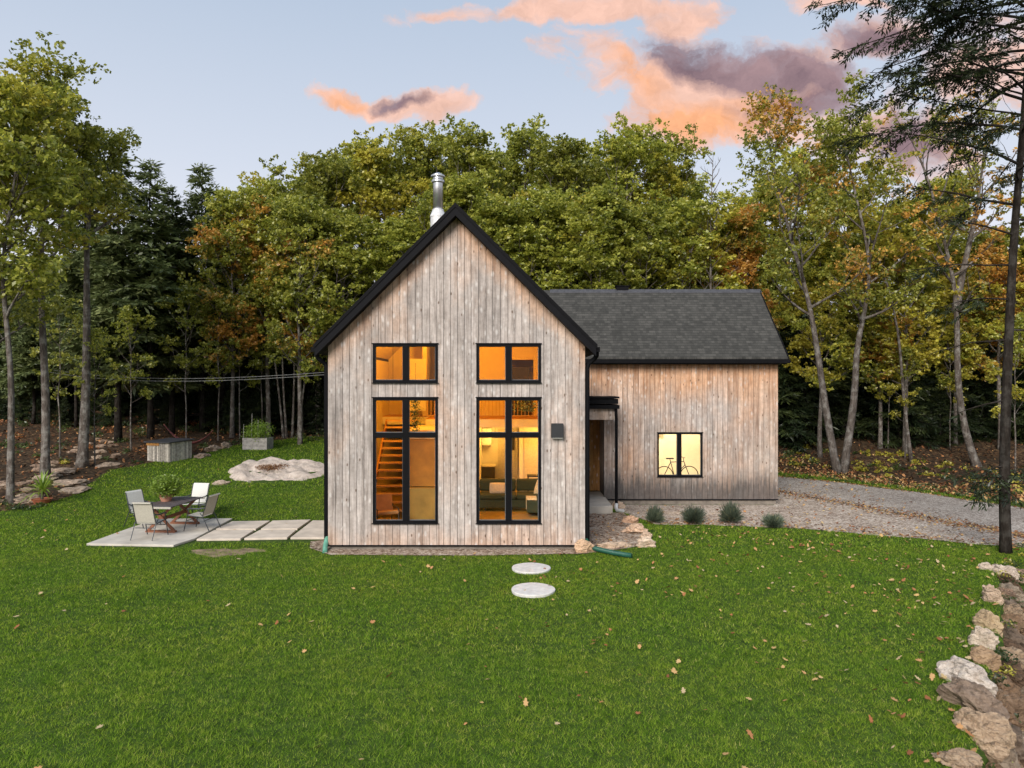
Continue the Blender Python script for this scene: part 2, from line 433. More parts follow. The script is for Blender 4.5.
so = bpy.data.objects.new('sun', sl); col.objects.link(so)
so.rotation_euler = (-sd).to_track_quat('-Z', 'Y').to_euler()

def make_world():
    w = bpy.data.worlds.new('World'); scene.world = w; w.use_nodes = True
    t = NT.__new__(NT); t.m = None; t.t = w.node_tree; t.t.nodes.clear()
    out = t.n('ShaderNodeOutputWorld')
    sky = t.n('ShaderNodeTexSky', sky_type='NISHITA', sun_disc=False, sun_elevation=R(SUN_EL), sun_rotation=R(SUN_AZ))
    sky.dust_density = 2.0; sky.air_density = 1.0
    d = t.n('ShaderNodeTexCoord').outputs['Generated']
    sp = t.n('ShaderNodeSeparateXYZ', {0: d})
    # high thin evening veil over the clear sky: pale lavender low down, blue-grey overhead
    veil = t.ramp(sp.outputs[2], [(0.0, (.74, .71, .745)), (.13, (.70, .695, .75)), (.28, (.545, .59, .68)), (.5, (.38, .46, .58)), (1.0, (.32, .40, .54))])
    bg = t.n('ShaderNodeBackground', {'Color': sky.outputs[0], 'Strength': .10})
    bv = t.n('ShaderNodeBackground', {'Color': veil, 'Strength': 1.05})
    base = t.n('ShaderNodeMixShader', {0: .93, 1: bg.outputs[0], 2: bv.outputs[0]}).outputs[0]
    # clouds over the northern half of the sky, laid out in direction space
    yy = t.math('MAXIMUM', sp.outputs[1], .08)
    P = t.n('ShaderNodeCombineXYZ', {0: t.math('DIVIDE', sp.outputs[0], yy), 1: t.math('DIVIDE', sp.outputs[2], yy), 2: 0.0}).outputs[0]
    wn = t.n('ShaderNodeTexNoise', {'Vector': P, 'Scale': 5.5, 'Detail': 6, 'Roughness': .6})
    wv = t.n('ShaderNodeVectorMath', {0: wn.outputs['Color'], 1: (.5, .5, .5)}, operation='SUBTRACT').outputs[0]
    ws = t.n('ShaderNodeVectorMath', {0: wv, 1: (.20, .13, 0.0)}, operation='MULTIPLY').outputs[0]
    Q = t.n('ShaderNodeVectorMath', {0: P, 1: ws}, operation='ADD').outputs[0]
    def ell(px, py, rx, ry, rot, amp=1.0):
        a = t.n('ShaderNodeVectorMath', {0: Q, 1: ((px - 512) / F, (384 - py) / F, 0.0)}, operation='SUBTRACT').outputs[0]
        a = t.n('ShaderNodeVectorRotate', {'Vector': a, 'Angle': R(rot)}, rotation_type='Z_AXIS').outputs[0]
        a = t.n('ShaderNodeVectorMath', {0: a, 1: (F / rx, F / ry, 0.0)}, operation='MULTIPLY').outputs[0]
        l = t.n('ShaderNodeVectorMath', {0: a}, operation='LENGTH').outputs['Value']
        return t.math('MULTIPLY_ADD', l, -amp, amp)
    def mx(lst):
        r = lst[0]
        for q in lst[1:]:
            r = t.n('ShaderNodeMath', {0: r, 1: q, 2: .25}, operation='SMOOTH_MAX').outputs[0]
        return r
    fb = t.noise(t.n('ShaderNodeMapping', {'Vector': Q, 'Scale': (1, 1.8, 1)}).outputs[0], 9.0, 8, .62)
    shape = mx([ell(570, 1, 175, 17, -2), ell(690, 12, 62, 24, -15, .8), ell(718, 84, 168, 50, 13), ell(612, 50, 46, 18, 25, .8), ell(790, 86, 95, 40, 10), ell(690, 118, 95, 26, 0),
                ell(352, 94, 46, 11, 8, .8), ell(415, 108, 62, 17, 6), ell(880, 42, 66, 30, -8, .8), ell(835, 2, 70, 13, 0, .8), ell(905, 150, 90, 46, 0, .55), ell(1040, 70, 120, 60, 0, .6)])
    den = t.math('ADD', shape, t.math('MULTIPLY_ADD', fb, 1.8, -.88))
    mask = t.ramp(den, [(0.0, 0.0), (.12, .3), (.34, .85), (.6, 1.0)])
    front = t.ramp(sp.outputs[1], [(.08, 0.0), (.25, 1.0)])
    mask = t.math('MULTIPLY', mask, front)
    grey = mx([ell(765, 68, 145, 32, 13, 1.3), ell(870, 48, 70, 30, 0), ell(402, 103, 34, 8, 6, .65), ell(700, 55, 60, 22, 10, .8), ell(815, 104, 90, 20, 0, .8), ell(690, 50, 75, 17, 12, 1.2), ell(900, 150, 80, 40, 0, .7)])
    fb2 = t.noise(Q, 16.0, 7, .6)
    gm = t.ramp(t.math('ADD', grey, t.math('MULTIPLY_ADD', fb2, 1.5, -.75)), [(0.0, 0.0), (.6, 1.0)])
    glow = mx([ell(690, 116, 120, 30, 4), ell(640, 72, 62, 24, 28, .8), ell(350, 96, 50, 16, 0, .6), ell(770, 98, 60, 10, 4, .8)])
    om = t.ramp(t.math('ADD', glow, t.math('MULTIPLY_ADD', fb2, 1.1, -.55)), [(0.0, 0.0), (.7, 1.0)])
    cc = t.mix(om, (.90, .57, .46), (.98, .47, .25))
    cc = t.mix(1.0, cc, t.ramp(t.noise(Q, 22.0, 7, .65), [(.3, .82), (.7, 1.15)]), 'MULTIPLY')
    cc = t.mix(t.math('MULTIPLY', gm, .92), cc, t.ramp(t.noise(Q, 12.0, 7, .65), [(.35, (.17, .12, .16)), (.65, (.37, .25, .28))]))
    bc = t.n('ShaderNodeBackground', {'Color': cc, 'Strength': .85})
    s = t.n('ShaderNodeMixShader', {0: mask, 1: base, 2: bc.outputs[0]}).outputs[0]
    t.put(out.inputs[0], s)
make_world()

# ------------------------------------------------------------------ ground
PXP = lambda L: [at(*p).xy[:] for p in L]
drive_mid = [at(*p) for p in [(740, 490), (780, 492), (850, 505), (920, 518), (985, 529), (1045, 541), (1120, 556)]]
drive_top = [at(*p) for p in [(740, 474), (780, 477), (850, 484), (920, 493), (985, 503), (1045, 512), (1120, 522)]]
strip_bot = [at(*p) for p in [(655, 525), (700, 525), (780, 528), (850, 533), (920, 539), (1000, 546), (1060, 552)]]
drive_poly = [(v.x, v.y) for v in drive_mid] + [(40, 17.0), (48, 22), (drive_top[-1].x + 12, drive_top[-1].y)] + [(v.x, v.y) for v in reversed(drive_top)] + [(9.3, 36), (5, 37), (2, 33.5), (2, 29.6), (9.3, 29.6)]
strip_poly = [(v.x, v.y) for v in strip_bot] + [(40, 12.5), (40, 17.0)] + [(v.x, v.y) for v in reversed(drive_mid)] + [(9.0, 24.3), (3.3, 24.3), (3.75, 22.4), (4.1, 21.4)]
bed_poly = [(1.85, 22.7), (3.6, 22.9), (3.68, 21.2), (3.62, 19.6), (3.5, 18.3), (2.8, 17.85), (1.7, 17.3), (-1, 17.15), (-4.4, 17.2), (-5.1, 17.9), (-5.3, 18.7), (-4.6, 19.0), (-4.6, 17.82), (1.84, 17.82)]
patio_poly = PXP([(84, 547), (128, 530), (155, 520), (234, 519.5), (236, 521.5), (325, 521), (328, 543), (197, 543), (176, 549)])
_bc = at(226, 552); bare_poly = [(_bc.x + math.cos(a) * .72 * (1 + .28 * math.sin(2 * a + 1) + .2 * math.sin(5 * a) + .12 * math.sin(9 * a + 2)), _bc.y + math.sin(a) * .42 * (1 + .3 * math.sin(3 * a) + .15 * math.sin(7 * a + 1))) for a in [2 * math.pi * i / 40 for i in range(40)]]

def lawn_mask(x, y):
    """1 where turf grows, soft at the wood's edge"""
    # left and back edge of the lawn, from the photograph
    L = [at(*p) for p in [(-60, 530), (0, 512), (40, 505), (70, 497), (110, 470), (150, 463), (200, 455), (245, 443), (300, 437)]]
    poly = [(v.x, v.y) for v in L] + [(-4, 37), (2, 37), (2, 33.5)] + [(9.3, 36)] + [(v.x, v.y + 2.3) for v in drive_top] + [(60, 26), (60, -20), (-40, -20), (-40, 14), (-24, 17)]
    m = inpoly(x, y, poly).astype(float)
    return m

def ground():
    gx = np.concatenate([np.linspace(-1500, -60, 12)[:-1], np.linspace(-60, -26, 24)[:-1], np.arange(-26, 26, .25), np.linspace(26, 60, 24), np.linspace(60, 1500, 12)[1:]])
    gy = np.concatenate([np.linspace(-1500, -30, 12)[:-1], np.linspace(-30, 3, 24)[:-1], np.arange(3, 46, .25), np.linspace(46, 100, 36), np.linspace(100, 1500, 14)[1:]])
    X, Y = np.meshgrid(gx, gy)
    Z = H(X, Y)
    Z = np.where(Y > 150, H(X, np.full_like(Y, 150.0)), Z)
    m = lawn_mask(X, Y)
    k = np.ones(3) / 3
    n0, n1 = X.shape
    idx = np.arange(n0 * n1).reshape(n0, n1)
    Fc = np.stack([idx[:-1, :-1], idx[:-1, 1:], idx[1:, 1:], idx[1:, :-1]], -1).reshape(-1, 4)
    V = np.stack([X, Y, Z], -1).reshape(-1, 3)
    drop = sstep(0.5, .9, X - wall_x(Y)) * sstep(17.0, 14.5, Y)
    m = m * (1 - drop)
    o = np_mesh('ground', V, Fc, M['ground'], [('lawn', m.ravel(), 'POINT')], smooth=True)
    tag(o, kind='structure'); return o
ground()

def drape(name, poly, mat, dz, step=.25):
    """a sheet following the terrain inside a polygon (grid cells clipped to it by snapping)"""
    import bmesh
    bm = bmesh.new()
    vs = [bm.verts.new((p[0], p[1], 0)) for p in poly]
    es = [bm.edges.new((vs[i], vs[(i + 1) % len(vs)])) for i in range(len(vs))]
    bmesh.ops.triangle_fill(bm, use_beauty=True, use_dissolve=False, edges=es)
    xs = [p[0] for p in poly]; ys = [p[1] for p in poly]
    for ax, lo, hi in ((0, min(xs), max(xs)), (1, min(ys), max(ys))):
        v = lo + step
        while v < hi:
            no = (1, 0, 0) if ax == 0 else (0, 1, 0); co = (v, 0, 0) if ax == 0 else (0, v, 0)
            bmesh.ops.bisect_plane(bm, geom=bm.verts[:] + bm.edges[:] + bm.faces[:], plane_co=co, plane_no=no)
            v += step
    for v in bm.verts: v.co.z = float(H(v.co.x, v.co.y)) + dz
    bmesh.ops.recalc_face_normals(bm, faces=bm.faces)
    if bm.faces and sum(f.normal.z for f in bm.faces) < 0: bmesh.ops.reverse_faces(bm, faces=bm.faces)
    me = bpy.data.meshes.new(name); bm.to_mesh(me); bm.free(); me.materials.append(M[mat])
    o = bpy.data.objects.new(name, me); col.objects.link(o); tag(o, kind='structure'); return o
def rag(poly, amp=.12, n=6, seed=0):
    r = random.Random(seed); out = []
    for i, p in enumerate(poly):
        q = poly[(i + 1) % len(poly)]
        L = math.hypot(q[0] - p[0], q[1] - p[1]); k = max(1, int(L / .5))
        for j in range(k):
            f = j / k; a = amp if 0 < j else amp * .3
            out.append((p[0] + (q[0] - p[0]) * f + r.uniform(-a, a), p[1] + (q[1] - p[1]) * f + r.uniform(-a, a)))
    return out
drape('gravel_driveway', rag(drive_poly, .1, seed=1), 'gravel_grey', .022, .5)
drape('gravel_strip', rag(strip_poly, .08, seed=2), 'gravel_tan', .014, .5)
drape('gravel_bed', rag(bed_poly, .03, seed=3), 'gravel_bed', .018, .25)
drape('bare_patch', bare_poly, 'bare_soil', .004, .25)

# ------------------------------------------------------------------ house
house = empty('house', (-1.39, 17.8, 0), 0, 'grey weathered board house with a steep black gable and lit orange windows', 'house')
HX, HY = -1.39, 17.8
def L(o):                      # children are built in world coordinates
    o.location = (o.location[0] - HX, o.location[1] - HY, o.location[2]) if o.parent is house else o.location
    return o
def part(mb, name, mat, parent=house, **k):
    o = mb.build(name, M[mat], parent, **k)
    if parent is house: o.location = (-HX, -HY, 0)
    return o
WL, WR = -4.61, 1.83; CX = (WL + WR) / 2; YF = 17.8; YB = 28.8
PEAK = 8.31; EAVE = PEAK - (WR - CX)
def zt(x): return PEAK - abs(x - CX)
S = 39.94
def wx(px): return (px - 512) / S
def wz(py): return CZ + (384 - py) / S
WIN = {}
for nm, a, b in (('l', 372.8, 437.9), ('r', 476.3, 541.0)):
    WIN[nm + 'u'] = (wx(a), wx(b), wz(382.6), wz(343.8)); WIN[nm + 'd'] = (wx(a), wx(b), wz(523.0), wz(397.6))
WS = F / 24.4
WW = ((657.3 - 512) / WS, (702.5 - 512) / WS, CZ + (384 - 476.6) / WS, CZ + (384 - 432.6) / WS)

def clad(mb, u0, u1, z0, top, openings, put, pitch=.18, gap=.011, rnd=None, jitter=.012):
    """vertical boards u0..u1 from z0 to top(u) minus openings; put(ua,ub,[z at ua bottom.. ]) adds a board piece"""
    r = rnd or random.Random(3)
    u = u0; brks = sorted({b for o in openings for b in (o[0], o[1])} | {CX if u0 < CX < u1 and top(CX) > top(u0) + .5 else u0})
    while u < u1 - .01:
        w = pitch + r.uniform(-jitter, jitter)
        ub = min(u + w, u1)
        if u1 - ub < .06: ub = u1
        a = r.random(); dy = r.uniform(0, .004)
        cuts = [u + gap / 2] + [b for b in brks if u + gap / 2 + .004 < b < ub - gap / 2 - .004] + [ub - gap / 2]
        for ca, cb in zip(cuts[:-1], cuts[1:]):
            m = (ca + cb) / 2; zs = [(z0, None)]
            segs = []; lo = z0
            for o in sorted([o for o in openings if o[0] - 1e-6 < m < o[1] + 1e-6], key=lambda o: o[2]):
                if o[2] > lo + .01: segs.append((lo, lo, o[2], o[2]))
                lo = o[3]
            segs.append((lo, lo, top(ca), top(cb)))
            for sg in segs: put(ca, cb, sg, a, dy)
        u = ub

def wall_front(name, mat, x0, x1, z0, top, ops, y, seed, th=.022):
    mb = MB(); r = random.Random(seed)
    def put(a, b, s, rn, dy):
        mb.hexa([(a, y - dy, s[0]), (b, y - dy, s[1]), (b, y + th, s[1]), (a, y + th, s[0]), (a, y - dy, s[2]), (b, y - dy, s[3]), (b, y + th, s[3]), (a, y + th, s[2])], rn)
    clad(mb, x0, x1, z0, top, ops, put, rnd=r)
    return part(mb, name, mat)
def wall_side(name, mat, y0, y1, z0, z1, x, sgn, seed, th=.022, topf=None):
    mb = MB(); r = random.Random(seed)
    def put(a, b, s, rn, dy):
        xa, xb = x + sgn * dy, x - sgn * th
        mb.hexa([(xa, a, s[0]), (xb, a, s[0]), (xb, b, s[1]), (xa, b, s[1]), (xa, a, s[2]), (xb, a, s[2]), (xb, b, s[3]), (xa, b, s[3])], rn)
    clad(mb, y0, y1, z0, topf or (lambda u: z1), [], put, rnd=r)
    return part(mb, name, mat)
main_ops = list(WIN.values())
wall_front('gable_wall', 'siding_main', WL, WR, .12, zt, main_ops, YF, 5)
wall_side('side_wall', 'siding_main', YF + .025, YB, .12, EAVE, WL, -1, 6)
wall_side('side_wall', 'siding_main', YF + .025, 24.38, .12, EAVE, WR, 1, 7)
# backing shell with the window openings
def shell():
    mb = MB()
    def put(a, b, s, rn, dy):
        y0, y1 = YF + .024, YF + .19
        mb.hexa([(a, y0, s[0]), (b, y0, s[1]), (b, y1, s[1]), (a, y1, s[0]), (a, y0, s[2]), (b, y0, s[3]), (b, y1, s[3]), (a, y1, s[2])], rn)
    clad(mb, WL + .026, WR - .026, .13, lambda u: zt(u) - .03, main_ops, put, pitch=9, gap=0.0, jitter=0)
    mb.box(WL + .026, WL + .16, YF + .19, YB, .13, EAVE - .02); mb.box(WR - .16, WR - .026, YF + .19, YB, .13, EAVE - .02)
    mb.box(WL + .026, WR - .026, YB - .14, YB, .13, EAVE)
    mb.hexa([(WL, YB - .14, EAVE), (WR, YB - .14, EAVE), (WR, YB, EAVE), (WL, YB, EAVE), (CX - .01, YB - .14, PEAK - .05), (CX + .01, YB - .14, PEAK - .05), (CX + .01, YB, PEAK - .05), (CX - .01, YB, PEAK - .05)])
    part(mb, 'wall_backing', 'dark_gap')
shell()
fd = MB(); fd.box(WL + .05, WR - .05, YF + .05, YB - .05, -.4, .125); part(fd, 'foundation', 'foundation')
fd = MB(); fd.box(WR + .0, 9.08, 25.9, 29.35, -.4, .20); fd.box(3.2, 9.08, 24.45, 25.9, -.4, .20); part(fd, 'foundation', 'foundation')
# base flashing under the boards
fl = MB(); fl.box(WL - .004, WR + .004, YF - .012, YF + .03, .085, .122); part(fl, 'base_flashing', 'black_trim')

def roof_main():
    OV = .32; Y0, Y1 = YF - .30, YB + .30
    t = .09
    for sgn in (-1, 1):
        xe = CX + sgn * (WR - CX + .22)
        def pt(d, up):       # d = horizontal distance from the ridge, up = lift
            return (CX + sgn * d, PEAK + .25 - d + up)
        d1 = abs(xe - CX)
        mb = MB()
        a, b = pt(0, 0), pt(d1, 0); c, d = pt(d1, -.23), pt(0, -.23)
        me = [(a[0], Y0, a[1]), (b[0], Y0, b[1]), (b[0], Y1, b[1]), (a[0], Y1, a[1])]
        lo = [(d[0], Y0, d[1]), (c[0], Y0, c[1]), (c[0], Y1, c[1]), (d[0], Y1, d[1])]
        mb.hexa(lo + me)
        o = part(mb, 'roof', 'shingles')
        uvl = o.data.uv_layers.new(name='UVMap')
        for pl in o.data.polygons:
            for li in pl.loop_indices:
                co = o.data.vertices[o.data.loops[li].vertex_index].co
                uvl.data[li].uv = (co.y, -abs(co.x - CX) * 1.414 + 10)
        # rake board and its drip edge on the gable end
        mb = MB()
        a, b = pt(0, .015), pt(d1 + .02, .015); c, d = pt(d1 + .02, -.265), pt(0, -.265)
        y0, y1 = Y0 - .03, Y0 - .002
        mb.hexa([(d[0], y0, d[1]), (c[0], y0, c[1]), (c[0], y1, c[1]), (d[0], y1, d[1]), (a[0], y0, a[1]), (b[0], y0, b[1]), (b[0], y1, b[1]), (a[0], y1, a[1])])
        rk = part(mb, 'rake_board', 'black_trim')
        mb = MB()
        a, b = pt(0, .05), pt(d1 + .05, .05); c, d = pt(d1 + .05, -.055), pt(0, -.055)
        y0, y1 = Y0 - .05, Y0 - .032
        mb.hexa([(d[0], y0, d[1]), (c[0], y0, c[1]), (c[0], y1, c[1]), (d[0], y1, d[1]), (a[0], y0, a[1]), (b[0], y0, b[1]), (b[0], y1, b[1]), (a[0], y1, a[1])])
        mb.build('drip_edge', M['black_metal'], rk)
        # soffit under the overhang
        mb = MB()
        a, b = pt(0, -.232), pt(d1, -.232); c, d = pt(d1, -.255), pt(0, -.255)
        mb.hexa([(d[0], Y0, d[1]), (c[0], Y0, c[1]), (c[0], YF + .0, c[1]), (d[0], YF + .0, d[1]), (a[0], Y0, a[1]), (b[0], Y0, b[1]), (b[0], YF + .0, b[1]), (a[0], YF + .0, a[1])])
        part(mb, 'soffit', 'black_trim')
        # gutter: a real trough along the eave
        mb = MB(); ge = CX + sgn * (d1 + .02); z1 = PEAK + .25 - d1 - .06
        xo = ge + sgn * .10
        x0, x1 = min(ge, xo), max(ge, xo)
        gy1 = YB + .3 if sgn < 0 else 24.0
        mb.box(x0, x1, Y0 + .02, gy1, z1 - .115, z1 - .105)
        mb.box(x0, x0 + .008, Y0 + .02, gy1, z1 - .105, z1); mb.box(x1 - .008, x1, Y0 + .02, gy1, z1 - .105, z1)
        mb.box(x0 + .008, x1 - .008, Y0 + .02, Y0 + .028, z1 - .105, z1)
        part(mb, 'gutter', 'black_metal')
        # downspout with two elbows at the corner of the gable wall
        mb = MB(); xm = (x0 + x1) / 2; xw = (WR + .068) if sgn > 0 else (WL - .066)
        yd = YF + .12
        mb.tube([(xm, yd - .1, z1 - .10), (xm, yd - .1, z1 - .2), (xm - sgn * .04, yd - .06, z1 - .27), (xw + sgn * .03, yd, z1 - .40), (xw, yd, z1 - .50), (xw, yd, .16)], .062, 8)
        ds = part(mb, 'downspout', 'black_metal')
roof_main()

# chimney: insulated steel flue
ch = MB(); cxh, cyh = -2.08, 20.0; zr = zt(cxh) + .25
ch.lathe([(.215, -.25), (.215, .95), (.21, 1.0)], (cxh, cyh, zr)); ch.lathe([(.225, .96), (.225, 1.0), (.165, 1.14), (.165, 1.18)], (cxh, cyh, zr))
chm = part(ch, 'chimney', 'galv', smooth=False)
ch = MB(); ch.lathe([(.14, 1.1), (.14, 1.95), (.14, 1.97)], (cxh, cyh, zr)); ch.build('flue', M['steel'], chm, smooth=True)
ch = MB(); ch.lathe([(.165, 1.93), (.18, 1.95), (.18, 2.0), (.15, 2.03)], (cxh, cyh, zr)); ch.lathe([(.14, 2.03), (.14, 2.09), (.195, 2.10), (.195, 2.14), (.05, 2.22)], (cxh, cyh, zr)); ch.build('rain_cap', M['steel'], chm)

# wing
EW = 5.02; RDG = 7.70
WY0, WY1, WXR = 24.4, 29.4, 9.13; YR = 26.9
porch_op = [(WR, 3.16, .1, 2.97)]
wall_front('wing_wall', 'siding_wing', WR + .001, WXR, .20, lambda u: EW - .2, [WW] + porch_op, WY0, 8)
def wing_top(u): return EW - .22 + (2.5 - abs(u - YR)) * .985
wall_side('wing_end_wall', 'siding_wing', WY0 + .025, WY1, .20, 0, WXR, 1, 9, topf=wing_top)
mb = MB()
def putw(a, b, s, rn, dy):
    y0, y1 = WY0 + .024, WY0 + .17
    mb.hexa([(a, y0, s[0]), (b, y0, s[1]), (b, y1, s[1]), (a, y1, s[0]), (a, y0, s[2]), (b, y0, s[3]), (b, y1, s[3]), (a, y1, s[2])], rn)
clad(mb, WR + .01, WXR - .03, .205, lambda u: EW - .22, [WW] + porch_op, putw, pitch=20, gap=0, jitter=0)
mb.box(WXR - .15, WXR - .03, WY0 + .17, WY1 - .02, .205, EW - .25); mb.box(WR + .01, WXR - .03, WY1 - .15, WY1 - .02, .205, EW - .25)
part(mb, 'wall_backing', 'dark_gap')
fl = MB(); fl.box(3.2, WXR + .004, WY0 - .012, WY0 + .03, .165, .202); part(fl, 'base_flashing', 'black_trim')
mb = MB()
for (sa) in (-1, 1):
    ye = YR + sa * 2.80
    for_pts = lambda x, y, z: (x, y, z)
    zr0, ze0 = RDG, EW + .03
    lo = [(WR - 3.1 if sa else 0, YR, zr0 - .17), (WXR + .22, YR, zr0 - .17), (WXR + .22, ye, ze0 - .17), (WR - .05, ye, ze0 - .17)]
    up = [(p[0], p[1], p[2] + .17) for p in lo]
    if sa > 0: lo = [lo[i] for i in (0, 3, 2, 1)]; up = [up[i] for i in (0, 3, 2, 1)]
    mb = MB(); mb.hexa([lo[3], lo[2], lo[1], lo[0], up[3], up[2], up[1], up[0]])
    o = part(mb, 'wing_roof', 'shingles')
    uvl = o.data.uv_layers.new(name='UVMap')
    for pl in o.data.polygons:
        for li in pl.loop_indices:
            co = o.data.vertices[o.data.loops[li].vertex_index].co
            uvl.data[li].uv = (co.x, -abs(co.y - YR) * 1.39 + 10)
    if sa < 0:
        vc = MB(); vc.box(3.95, 4.40, YR - .05, YR + .3, RDG - .25, RDG + .14); vc.box(3.92, 4.43, YR - .08, YR + .33, RDG + .142, RDG + .17); vc.build('roof_vent', M['black_metal'], o)
        rc = MB()
        x = WR - .4
        while x < WXR + .2:
            rc.hexa([(x, YR - .14, RDG - .125), (x + .27, YR - .14, RDG - .125), (x + .27, YR, RDG + .012), (x, YR, RDG + .012), (x, YR - .14, RDG - .105), (x + .27, YR - .14, RDG - .10), (x + .27, YR, RDG + .04), (x, YR, RDG + .032)]); x += .275
        c_ = rc.build('ridge_cap', M['black_trim'], o); c_.data.materials[0] = M['dark_lid']
# wing end rake and fascia/gutter
rk = MB()
for sa in (-1, 1):
    ye = YR + sa * 2.82; x0, x1 = WXR + .222, WXR + .25
    q = [(x0, YR, RDG - .20), (x1, YR, RDG - .20), (x1, ye, EW - .17), (x0, ye, EW - .17)]
    rk.hexa(q + [(p[0], p[1], p[2] + .235) for p in q])
part(rk, 'rake_board', 'black_trim')
gt = MB(); yg = YR - 2.82
gt.box(2.0, WXR + .25, yg - .13, yg - .12, EW - .17, EW - .03); gt.box(2.0, WXR + .25, yg - .12, yg - .005, EW - .17, EW - .158)
gt.box(WXR + .24, WXR + .25, yg - .12, yg - .005, EW - .158, EW - .03)
part(gt, 'gutter', 'black_metal')
sf = MB(); sf.box(WR + .05, WXR + .2, yg + .0, WY0 - .006, EW - .20, EW - .172); part(sf, 'soffit', 'black_trim')

# porch: canopy, wood fascia, post, recess, step
pc = MB(); pc.box(WR + .03, 3.50, 23.15, 24.36, 3.34, 3.46); pc.box(WR + .03, 3.47, 23.20, 24.36, 3.50, 3.66); pc.box(WR + .03, 3.50, 23.15, 24.36, 3.68, 3.74)
can = part(pc, 'porch_canopy', 'black_metal')
pf = MB(); 
x = WR + .06
while x < 3.38:
    pf.box(x + .005, min(x + .18, 3.4), 23.30, 23.33, 2.98, 3.335, random.random()); x += .18
pf.build('canopy_skirt', M['siding_wing'], can)
pp = MB(); pp.tube([(3.40, 23.26, 3.34), (3.40, 23.26, 3.2), (3.42, 23.3, 3.0), (3.42, 23.3, .12)], .05, 8); part(pp, 'downspout', 'black_metal')
pp = MB(); pp.tube([(3.42, 23.3, .22), (3.40, 23.22, .1), (3.42, 23.1, .04), (3.6, 22.95, .05)], .062, 8); part(pp, 'downspout_foot', 'galv')
rc = MB(); yb = 25.7
def putr(a, b, s, rn, dy): rc.box(a, b, yb, yb + .03, s[0], s[2], rn)
clad(rc, WR + .02, 3.2, .30, lambda u: 2.97, [], putr, rnd=random.Random(4), gap=.006)
part(rc, 'porch_wall', 'siding_porch')
rc = MB()
y = WY0 + .03
while y < yb: rc.box(3.165, 3.19, y, min(y + .172, yb), .30, 2.97, random.random()); y += .18
rc.box(WR + .02, 3.19, WY0 + .03, yb, 2.975, 3.0)
part(rc, 'porch_reveal', 'siding_wing')
st = MB(); st.box(WR + .03, 3.20, 22.6, 25.68, .02, .27); part(st, 'porch_step', 'concrete', bevel=.015)

# windows
def window(x0, x1, z0, z1, y, mull, trans=None, glassy=True, fw=.062, sash=.045, deep=.13):
    f = MB(); p = -.025
    f.box(x0, x1, y + p, y + deep, z0, z0 + fw); f.box(x0, x1, y + p, y + deep, z1 - fw, z1)
    f.box(x0, x0 + fw, y + p, y + deep, z0 + fw, z1 - fw); f.box(x1 - fw, x1, y + p, y + deep, z0 + fw, z1 - fw)
    m0, m1 = mull
    f.box(m0, m1, y + p - .003, y + deep - .003, z0 + fw, z1 - fw)
    zs = [(z0 + fw, z1 - fw)]
    if trans:
        f.box(x0 + fw, m0, y + p + .002, y + deep - .006, trans[0], trans[1]); f.box(m1, x1 - fw, y + p + .002, y + deep - .006, trans[0], trans[1])
        zs = [(z0 + fw, trans[0]), (trans[1], z1 - fw)]
    w = part(f, 'window', 'black_metal')
    for (a, b) in ((x0 + fw, m0), (m1, x1 - fw)):
        for (c, d) in zs:
            g = MB(); g.box(a - .004, b + .004, y + .055, y + .061, c - .004, d + .004)
            g.build('pane', M['glass'], w)
            s = MB(); k = .014
            s.box(a, b, y + .03, y + .075, c, c + k); s.box(a, b, y + .03, y + .075, d - k, d); s.box(a, a + k, y + .03, y + .075, c + k, d - k); s.box(b - k, b, y + .03, y + .075, c + k, d - k)
            s.build('glazing_bead', M['grey_bin'], w)
    MB().box(x0 - .02, x1 + .02, y - .045, y - .026, z1 - .004, z1 + .018).build('head_flashing', M['black_trim'], w)
    MB().box(x0 - .02, x1 + .02, y - .06, y - .026, z0 - .02, z0 - .002).build('sill', M['black_trim'], w)
for k, (a, b, c, d) in WIN.items():
    ml = (wx(402.8), wx(408.8)) if k[0] == 'l' else (wx(505.6), wx(511.4))
    window(a, b, c, d, YF, ml, (wz(437.4), wz(432.6)) if k[1] == 'd' else None)
window(*WW, WY0, ((677.2 - 512) / WS, (681.4 - 512) / WS), None, fw=.05)

# interior: floors, linings, stair, loft
FL = .42; LOFT = 3.05; LY = 22.6
def ib(name, mat, *boxes):
    m = MB()
    for b in boxes: m.box(*b)
    return part(m, name, mat)
xi0, xi1, yi0, yi1 = WL + .165, WR - .165, YF + .195, YB - .145
ib('room_floor', 'int_floor', (xi0, xi1, yi0, yi1, FL - .1, FL))
lin = MB()
lin.box(xi0, xi0 + .02, yi0, yi1, FL, EAVE - .15); lin.box(xi1 - .02, xi1, yi0, yi1, FL, EAVE - .15); lin.box(xi0, xi1, yi1 - .02, yi1, FL, LOFT)
part(lin, 'room_wall', 'int_wall')
lin = MB()
for sgn in (-1, 1):
    xe = CX + sgn * (xi1 - CX)
    q = [(CX, yi0, PEAK - .22), (xe, yi0, EAVE - .06), (xe, yi1, EAVE - .06), (CX, yi1, PEAK - .22)]
    lin.quad(*q); 
part(lin, 'sloped_ceiling', 'int_wall')
# lining on the inside of the gable wall
lin = MB()
def puti(a, b, s, rn, dy):
    y0, y1 = YF + .192, YF + .205
    lin.hexa([(a, y0, s[0]), (b, y0, s[1]), (b, y1, s[1]), (a, y1, s[0]), (a, y0, s[2]), (b, y0, s[3]), (b, y1, s[3]), (a, y1, s[2])], rn)
clad(lin, xi0, xi1, FL, lambda u: zt(u) - .2, main_ops, puti, pitch=9, gap=0.0, jitter=0)
part(lin, 'room_wall', 'int_wall')
